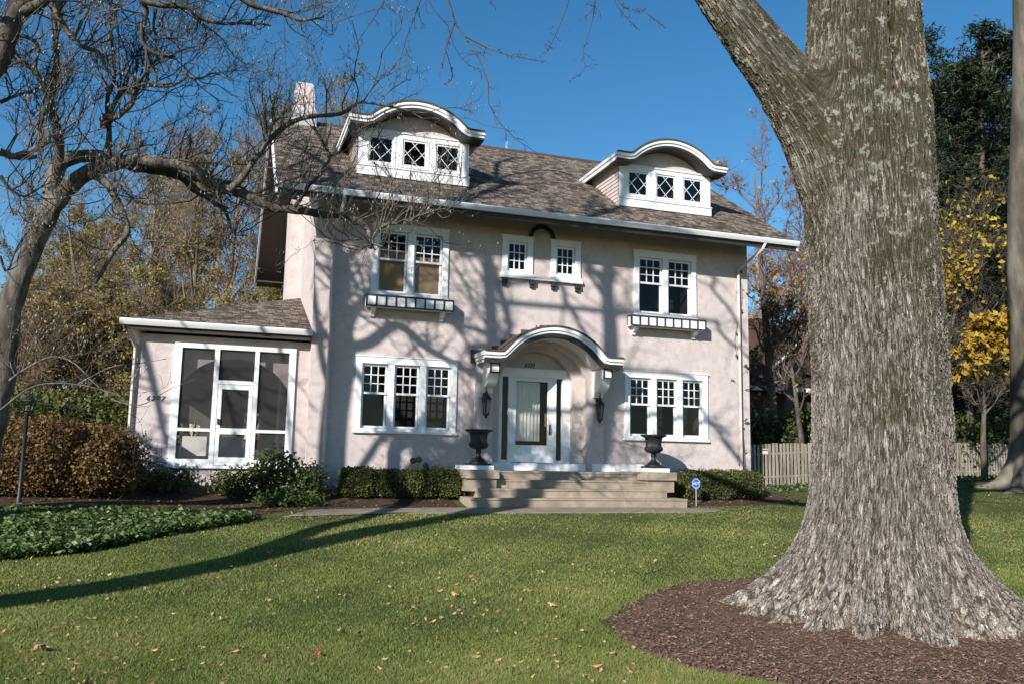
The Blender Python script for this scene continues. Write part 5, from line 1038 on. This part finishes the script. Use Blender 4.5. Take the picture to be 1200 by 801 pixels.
# --------------------------------------------------------------- yard sign
ys_ = empty('yard_sign', (9.6, -1.8, gz(9.6, -1.8)), 'blue octagonal security sign on a thin stake by the boxwoods', 'sign'); z = .535
mb = MB(); mb.tube([(9.6, -1.8, gz(9.6, -1.8)-.1), (9.6, -1.8, z-.08)], .011, 6); mb.build('stake', GREY, ys_)
def octo(r): return [(9.6+r*math.cos(PI/8+k*PI/4), z+r*1.12*math.sin(PI/8+k*PI/4)) for k in range(8)]
BLUE = mat('sign_blue', (.035, .12, .46), rough=.4); mb = MB(); mb.prism(octo(.13), -1.805, -1.79, 0, 'y'); pl = mb.build('panel', BLUE, ys_)
mb = MB(); o1, o2 = octo(.118), octo(.110); mb.strip([(a, -1.807, b) for a, b in o1+o1[:1]], [(a, -1.807, b) for a, b in o2+o2[:1]]); mb.build('white_border', WHITE, pl)
text('ADT', (9.6, -1.808, z-.0), .092, WHITE, pl, 'lettering', ext=.002, shear=.1)
# --------------------------------------------------------------- neighbours
NB = mat('dark_brick', (.055, .03, .024), (.10, .058, .045), scale=20, rough=.9); NROOF = shinglemat('neighbour_shingles', None, ((.05, .03, .025), (.12, .075, .06), (.08, .05, .042)))
def gabled(name, label, x0, x1, y0, y1, zb, ze_, zr_, ov=.5):
    h = empty(name, ((x0+x1)/2, (y0+y1)/2, zb), label, 'house'); mb = MB(); mb.box(x0, x1, y0, y1, zb-.5, ze_)
    ym = (y0+y1)/2
    for X in (x0, x1): mb.face([(X, y0, ze_), (X, y1, ze_), (X, ym, zr_-.1)])
    wl_ = mb.build('wall', NB, h); zz = ze_-ov*(zr_-ze_)/((y1-y0)/2)
    slopes('roof', [[(x0-ov, y0-ov, zz), (x1+ov, y0-ov, zz), (x1+ov, ym, zr_), (x0-ov, ym, zr_)], [(x0-ov, y1+ov, zz), (x1+ov, y1+ov, zz), (x1+ov, ym, zr_), (x0-ov, ym, zr_)]], h, [NROOF, SOFFIT, WHITE], .16)
    mb = MB(); mb.box(x0-ov-.02, x1+ov+.02, y0-ov-.1, y0-ov-.001, zz-.2, zz-.01); mb.build('fascia', WHITE, h); return h
h1 = gabled('neighbour_house', 'brown roofed neighbouring house behind the picket fence', 17.5, 29, 12.5, 20.5, .2, 5.0, 8.3)
mb = MB(); q = onY(889, 440, 13.4); mb.box(q[0]-.4, q[0]+.4, 13.2, 14.0, 4.8, 7.9); c_ = mb.build('chimney', NB, h1); mb = MB(); mb.box(q[0]-.47, q[0]+.47, 13.12, 14.08, 7.9, 8.05); mb.build('cap', CONC, c_)
q = onY(910, 412, 12.9); mb = MB()                             # cross gable with a white rake
gx, gz_ = q[0]+1.3, 7.25
mb.face([(gx-2.2, 12.6, 5.3), (gx+2.2, 12.6, 5.3), (gx, 12.6, gz_-.15)]); cg = mb.build('cross_gable', NB, h1); slopes('gable_roof', [[(gx-2.5, 12.2, 5.15), (gx, 12.2, gz_), (gx, 17, gz_), (gx-2.5, 17, 5.15)], [(gx+2.5, 12.2, 5.15), (gx, 12.2, gz_), (gx, 17, gz_), (gx+2.5, 17, 5.15)]], cg, [NROOF, SOFFIT, WHITE], .14)
for x_ in (21.2, 23.0, 25.0):
    mb = MB(); rect_frame(mb, x_, x_+.9, 1.8, 3.4, .1, 12.42, 12.499); mb.box(x_+.1, x_+.8, 12.45, 12.49, 2.55, 2.63); wv = mb.build('window', WHITE, h1); g = MB(); g.face([(x_+.1, 12.47, 1.9), (x_+.8, 12.47, 1.9), (x_+.8, 12.47, 3.3), (x_+.1, 12.47, 3.3)]); g.build('glass', mat('far_glass', (.02, .022, .025), rough=.1), wv)
h2 = gabled('neighbour_house', 'dark shaded house with white porch posts at the far right', 34, 46, 14, 22, .3, 3.9, 7.2)
for x_ in (34.4, 37.2, 40): mb = MB(); mb.box(x_, x_+.2, 13.0, 13.2, .2, 3.4); mb.build('porch_post', WHITE, h2)
mb = MB(); mb.box(33.8, 42, 12.7, 13.99, 3.4, 3.55); mb.build('porch_roof', NROOF, h2)
for x_ in (36.2, 38.6): mb = MB(); rect_frame(mb, x_, x_+1.1, 1.3, 2.9, .12, 13.9, 13.99); mb.build('window', WHITE, h2)
mb = MB(); cp = [at(1050+160*t, 290-50*t+10*math.sin(PI*t), 27) for t in np.linspace(0, 1, 12)]; mb.tube(cp, .012, 5); lab(mb.build('overhead_cable', BLACK), 'thin black cable strung past the conifers to the beech', 'cable')
# ================================================================== GROUND COVER
def scatter(rs, n, x0, x1, y0, y1, inside=None, outside=()):
    px = rs.uniform(x0, x1, n); py = rs.uniform(y0, y1, n); D = fw+np.outer((px-600)/CF, r2)+np.outer((400.5-py)/CF, u2)
    ok = D[:, 2] < -.01; D = D[ok]; t = (-.4-C[2])/D[:, 2]
    for _ in range(30): P = C+D*t[:, None]; t = t+.6*((G(P[:, 0], P[:, 1])-P[:, 2])/D[:, 2])
    P = C+D*t[:, None]; k = (t > 2) & (t < 45); P = P[k]; t = t[k]; P[:, 2] = G(P[:, 0], P[:, 1])
    m_ = np.ones(len(P), bool)
    if inside is not None: m_ &= inpoly(inside, P[:, 0], P[:, 1])
    for q in outside: m_ &= ~inpoly(q, P[:, 0], P[:, 1])
    return P[m_], t[m_]
rs = np.random.RandomState(77)
HOUSE_P = [(-4, 0), (12.6, -.0), (12.6, 12), (-4, 12)]; STEP_P = [(3.4, -2.25), (9.2, -2.25), (9.2, 0), (3.4, 0)]
P, t = scatter(rs, 800000, -250, 1450, 588, 850, None, (IVY_P, BED1_P, BED2_P, MUL_P, PATH_P, HOUSE_P, STEP_P))
Pe, te = scatter(rs, 60000, -60, 1260, 640, 830, [(x+(x-4.7)*.05, y+(y+13.2)*.05) for x, y in MUL_P], ([(4.7+(x-4.7)*.985, -13.2+(y+13.2)*.985) for x, y in MUL_P],))
P = np.concatenate([P, Pe]); t = np.concatenate([t, te]); N = len(P)
nz2 = np.sin(P[:, 0]*.9+1.3*np.sin(P[:, 1]*.7))+np.sin(P[:, 1]*1.7+P[:, 0]*.8)+.7*np.sin(P[:, 0]*3.1-P[:, 1]*2.3)+.6*np.sin(P[:, 0]*6.3+2*np.sin(P[:, 1]*5.1))
keep = rs.uniform(-2.6, 3, N) < nz2+2.4; P, t, nz2 = P[keep], t[keep], nz2[keep]; N = len(P)
h = rs.uniform(.018, .042, N)*(1+.18*nz2/2)*np.clip(1.05-.012*t, .7, 1); w2 = .0005*np.clip(t, 6, 40)*rs.uniform(.6, 1.2, N)+.0012
an = rs.uniform(0, 2*PI, N); sd = np.stack([np.cos(an), np.sin(an), 0*an], 1); ln_ = rs.normal(0, .75, (N, 2)); top_ = P+np.c_[ln_*h[:, None], h]
V = np.stack([P-sd*w2[:, None]-[0, 0, .005], P+sd*w2[:, None]-[0, 0, .005], top_], 1).reshape(-1, 3); tone = np.clip(.38+.10*nz2+rs.normal(0, .16, N)+(rs.rand(N) < .07)*.4, 0, 1)
lab(mesh_np('grass', V, np.arange(3*N).reshape(N, 3), L_GRASS, rnd=np.repeat(tone, 3)), 'short green lawn grass with straw coloured patches in front of the house', 'grass', kind='stuff')
P, t = scatter(rs, 60000, -120, 330, 592, 680, IVY_P); n = len(P); P[:, 2] += .02+rs.uniform(0, .13, n)*(1+.3*np.sin(P[:, 0]*3)*np.sin(P[:, 1]*2.3))
o = leaves(rs, P, .04, 'ivy', L_IVY, None, .75, flat=.75, tone=np.clip(rs.beta(2, 3, n)+.1, 0, 1)); lab(o, 'dark glossy ivy covering the bed in front of the rust hedge', 'ground cover', kind='stuff')
P, t = scatter(rs, 42000, 650, 1300, 670, 840, MUL_P); n = len(P); P[:, 2] += .042+rs.uniform(0, .03, n)
L_CHIP = leafmat('bark_chips', [(.055, .034, .024), (.125, .08, .058), (.20, .135, .10), (.36, .27, .2)], rough=.9, trans=0, spec=.1)
u = unit(np.c_[rs.normal(0, 1, (n, 2)), rs.normal(0, .3, n)]); q = unit(np.cross(u, rs.normal(0, 1, (n, 3)))); S = rs.uniform(.008, .03, (n, 1)); wd = rs.uniform(.003, .008, (n, 1))
V = np.stack([P-u*S, P+q*wd, P+u*S, P-q*wd], 1).reshape(-1, 3); lab(mesh_np('mulch_chips', V, np.arange(4*n).reshape(n, 4), L_CHIP, rnd=np.repeat(rs.beta(2, 3, n), 4)), 'shredded brown bark mulch around the foot of the oak', 'mulch', kind='stuff')
Pa, _ = scatter(rs, 9000, -60, 560, 560, 640, BED1_P, (STEP_P, HOUSE_P)); Pb, _ = scatter(rs, 3000, 780, 960, 575, 605, BED2_P); P = np.concatenate([Pa, Pb]); P[:, 2] += .025; P = P[rs.rand(len(P)) < .35]
o = leaves(rs, P, .035, 'leaf_litter', L_RUST, None, .6, flat=.8); lab(o, 'brown leaf litter scattered over the planting beds', 'leaf litter', kind='stuff')
Pa, _ = scatter(rs, 9000, 880, 1200, 575, 605, None, (BED2_P, HOUSE_P, STEP_P)); P = Pa[(Pa[:, 1] > -1.6) & (Pa[:, 0] > 12.4)]; P = P[:3500]; P[:, 2] += rs.uniform(.02, .12, len(P))
o = leaves(rs, P, .045, 'ground_cover', L_IVY, None, .75, flat=.7); lab(o, 'low green ground cover along the foot of the picket fence', 'ground cover', kind='stuff')
P, t = scatter(rs, 2600, -60, 1260, 598, 815, None, (IVY_P, BED1_P, BED2_P, HOUSE_P, STEP_P)); kq = np.sin(P[:, 0]*1.1)+np.sin(P[:, 1]*1.5+P[:, 0])+rs.normal(0, .8, len(P)) > .2; P = P[kq]; P[:, 2] += .028
o = leaves(rs, P, .022, 'leaf_crumbs', leafmat('crumbs', [(.10, .06, .03), (.26, .16, .08), (.36, .25, .14), (.32, .15, .05)], trans=0), None, .6, flat=.7); lab(o, 'tiny dry leaf crumbs sprinkled through the lawn grass', 'leaf litter', kind='stuff')
# fallen leaves, each an object of its own
def leafmesh(name, m, seed, s):
    rs = np.random.RandomState(seed); k = 16; a_ = np.linspace(0, 2*PI, k, endpoint=False); r = s*(.5+.5*np.abs(np.cos(a_*2.5+.3)))*(1+.15*rs.normal(0, 1, k)); r[0] *= 1.5
    V = np.c_[r*np.cos(a_)*1.25, r*np.sin(a_)*.8, .25*s+.35*s*np.sin(a_*2+seed)+rs.normal(0, .08*s, k)]; V = np.vstack([V, [[0, 0, .02]]]); F = np.array([(i, (i+1) % k, k) for i in range(k)])
    me = bpy.data.meshes.new(name); me.from_pydata(V.tolist(), [], F.tolist()); me.materials.append(m); return me
LC = {'tan': ((.34, .21, .12), (.42, .28, .17)), 'orange': ((.42, .2, .08), (.5, .26, .1)), 'dark brown': ((.12, .065, .035), (.18, .10, .055)), 'pale yellow': ((.46, .34, .15), (.52, .40, .2))}
meshes = {k: [leafmesh('fallen_leaf', mat('leaf_'+k.replace(' ', '_'), *c, scale=30, rough=.8), i*7+j, .036) for j in range(4)] for i, (k, c) in enumerate(LC.items())}
keys = list(LC); P, t = scatter(rs, 4000, -10, 1210, 598, 800, None, (IVY_P, BED1_P, BED2_P, HOUSE_P, STEP_P, MUL_P)); P = P[rs.permutation(len(P))[:262]]
for i, p in enumerate(P):
    k = keys[rs.choice(4, p=[.5, .2, .16, .14])]; o = link('fallen_leaf', meshes[k][rs.randint(4)]); o.location = (p[0], p[1], p[2]+.035); o.rotation_euler = (rs.normal(0, .35), rs.normal(0, .35), rs.uniform(0, 6.28)); s_ = rs.uniform(.35, .85); o.scale = (s_, s_, s_)
    lab(o, {'tan': 'small tan oak leaf fallen on the lawn', 'orange': 'small orange leaf fallen on the lawn', 'dark brown': 'small dark brown leaf fallen on the lawn', 'pale yellow': 'small pale yellow leaf fallen on the lawn'}[k], 'leaf', k+' leaves fallen on the lawn')
for (x, y), s, col, lb in (((46, 767), 2.0, 'tan', 'largest tan leaf, curled on the grass near the lower left corner'), ((372, 772), 1.2, 'red', 'bright red leaf on the grass at the bottom of the lawn'), ((533, 701), 1.2, 'orange', 'large orange leaf standing in the grass mid lawn'), ((646, 713), 1.1, 'tan', 'pale tan leaf on the grass left of the mulch bed'), ((418, 748), 1.3, 'dark brown', 'crumpled dark brown leaf near the bottom of the lawn'), ((700, 789), 1.2, 'orange', 'orange leaf in the grass below the mulch bed edge')):
    p = lawnp(x, y); m_ = mat('leaf_red', (.5, .05, .04), (.6, .12, .08), scale=30) if col == 'red' else None
    o = link('fallen_leaf', leafmesh('fallen_leaf', m_, 99, .036) if m_ else meshes[col][1]); o.location = (p[0], p[1], p[2]+.05); o.rotation_euler = (.4, .2, x); o.scale = (s, s, s); lab(o, lb, 'leaf')
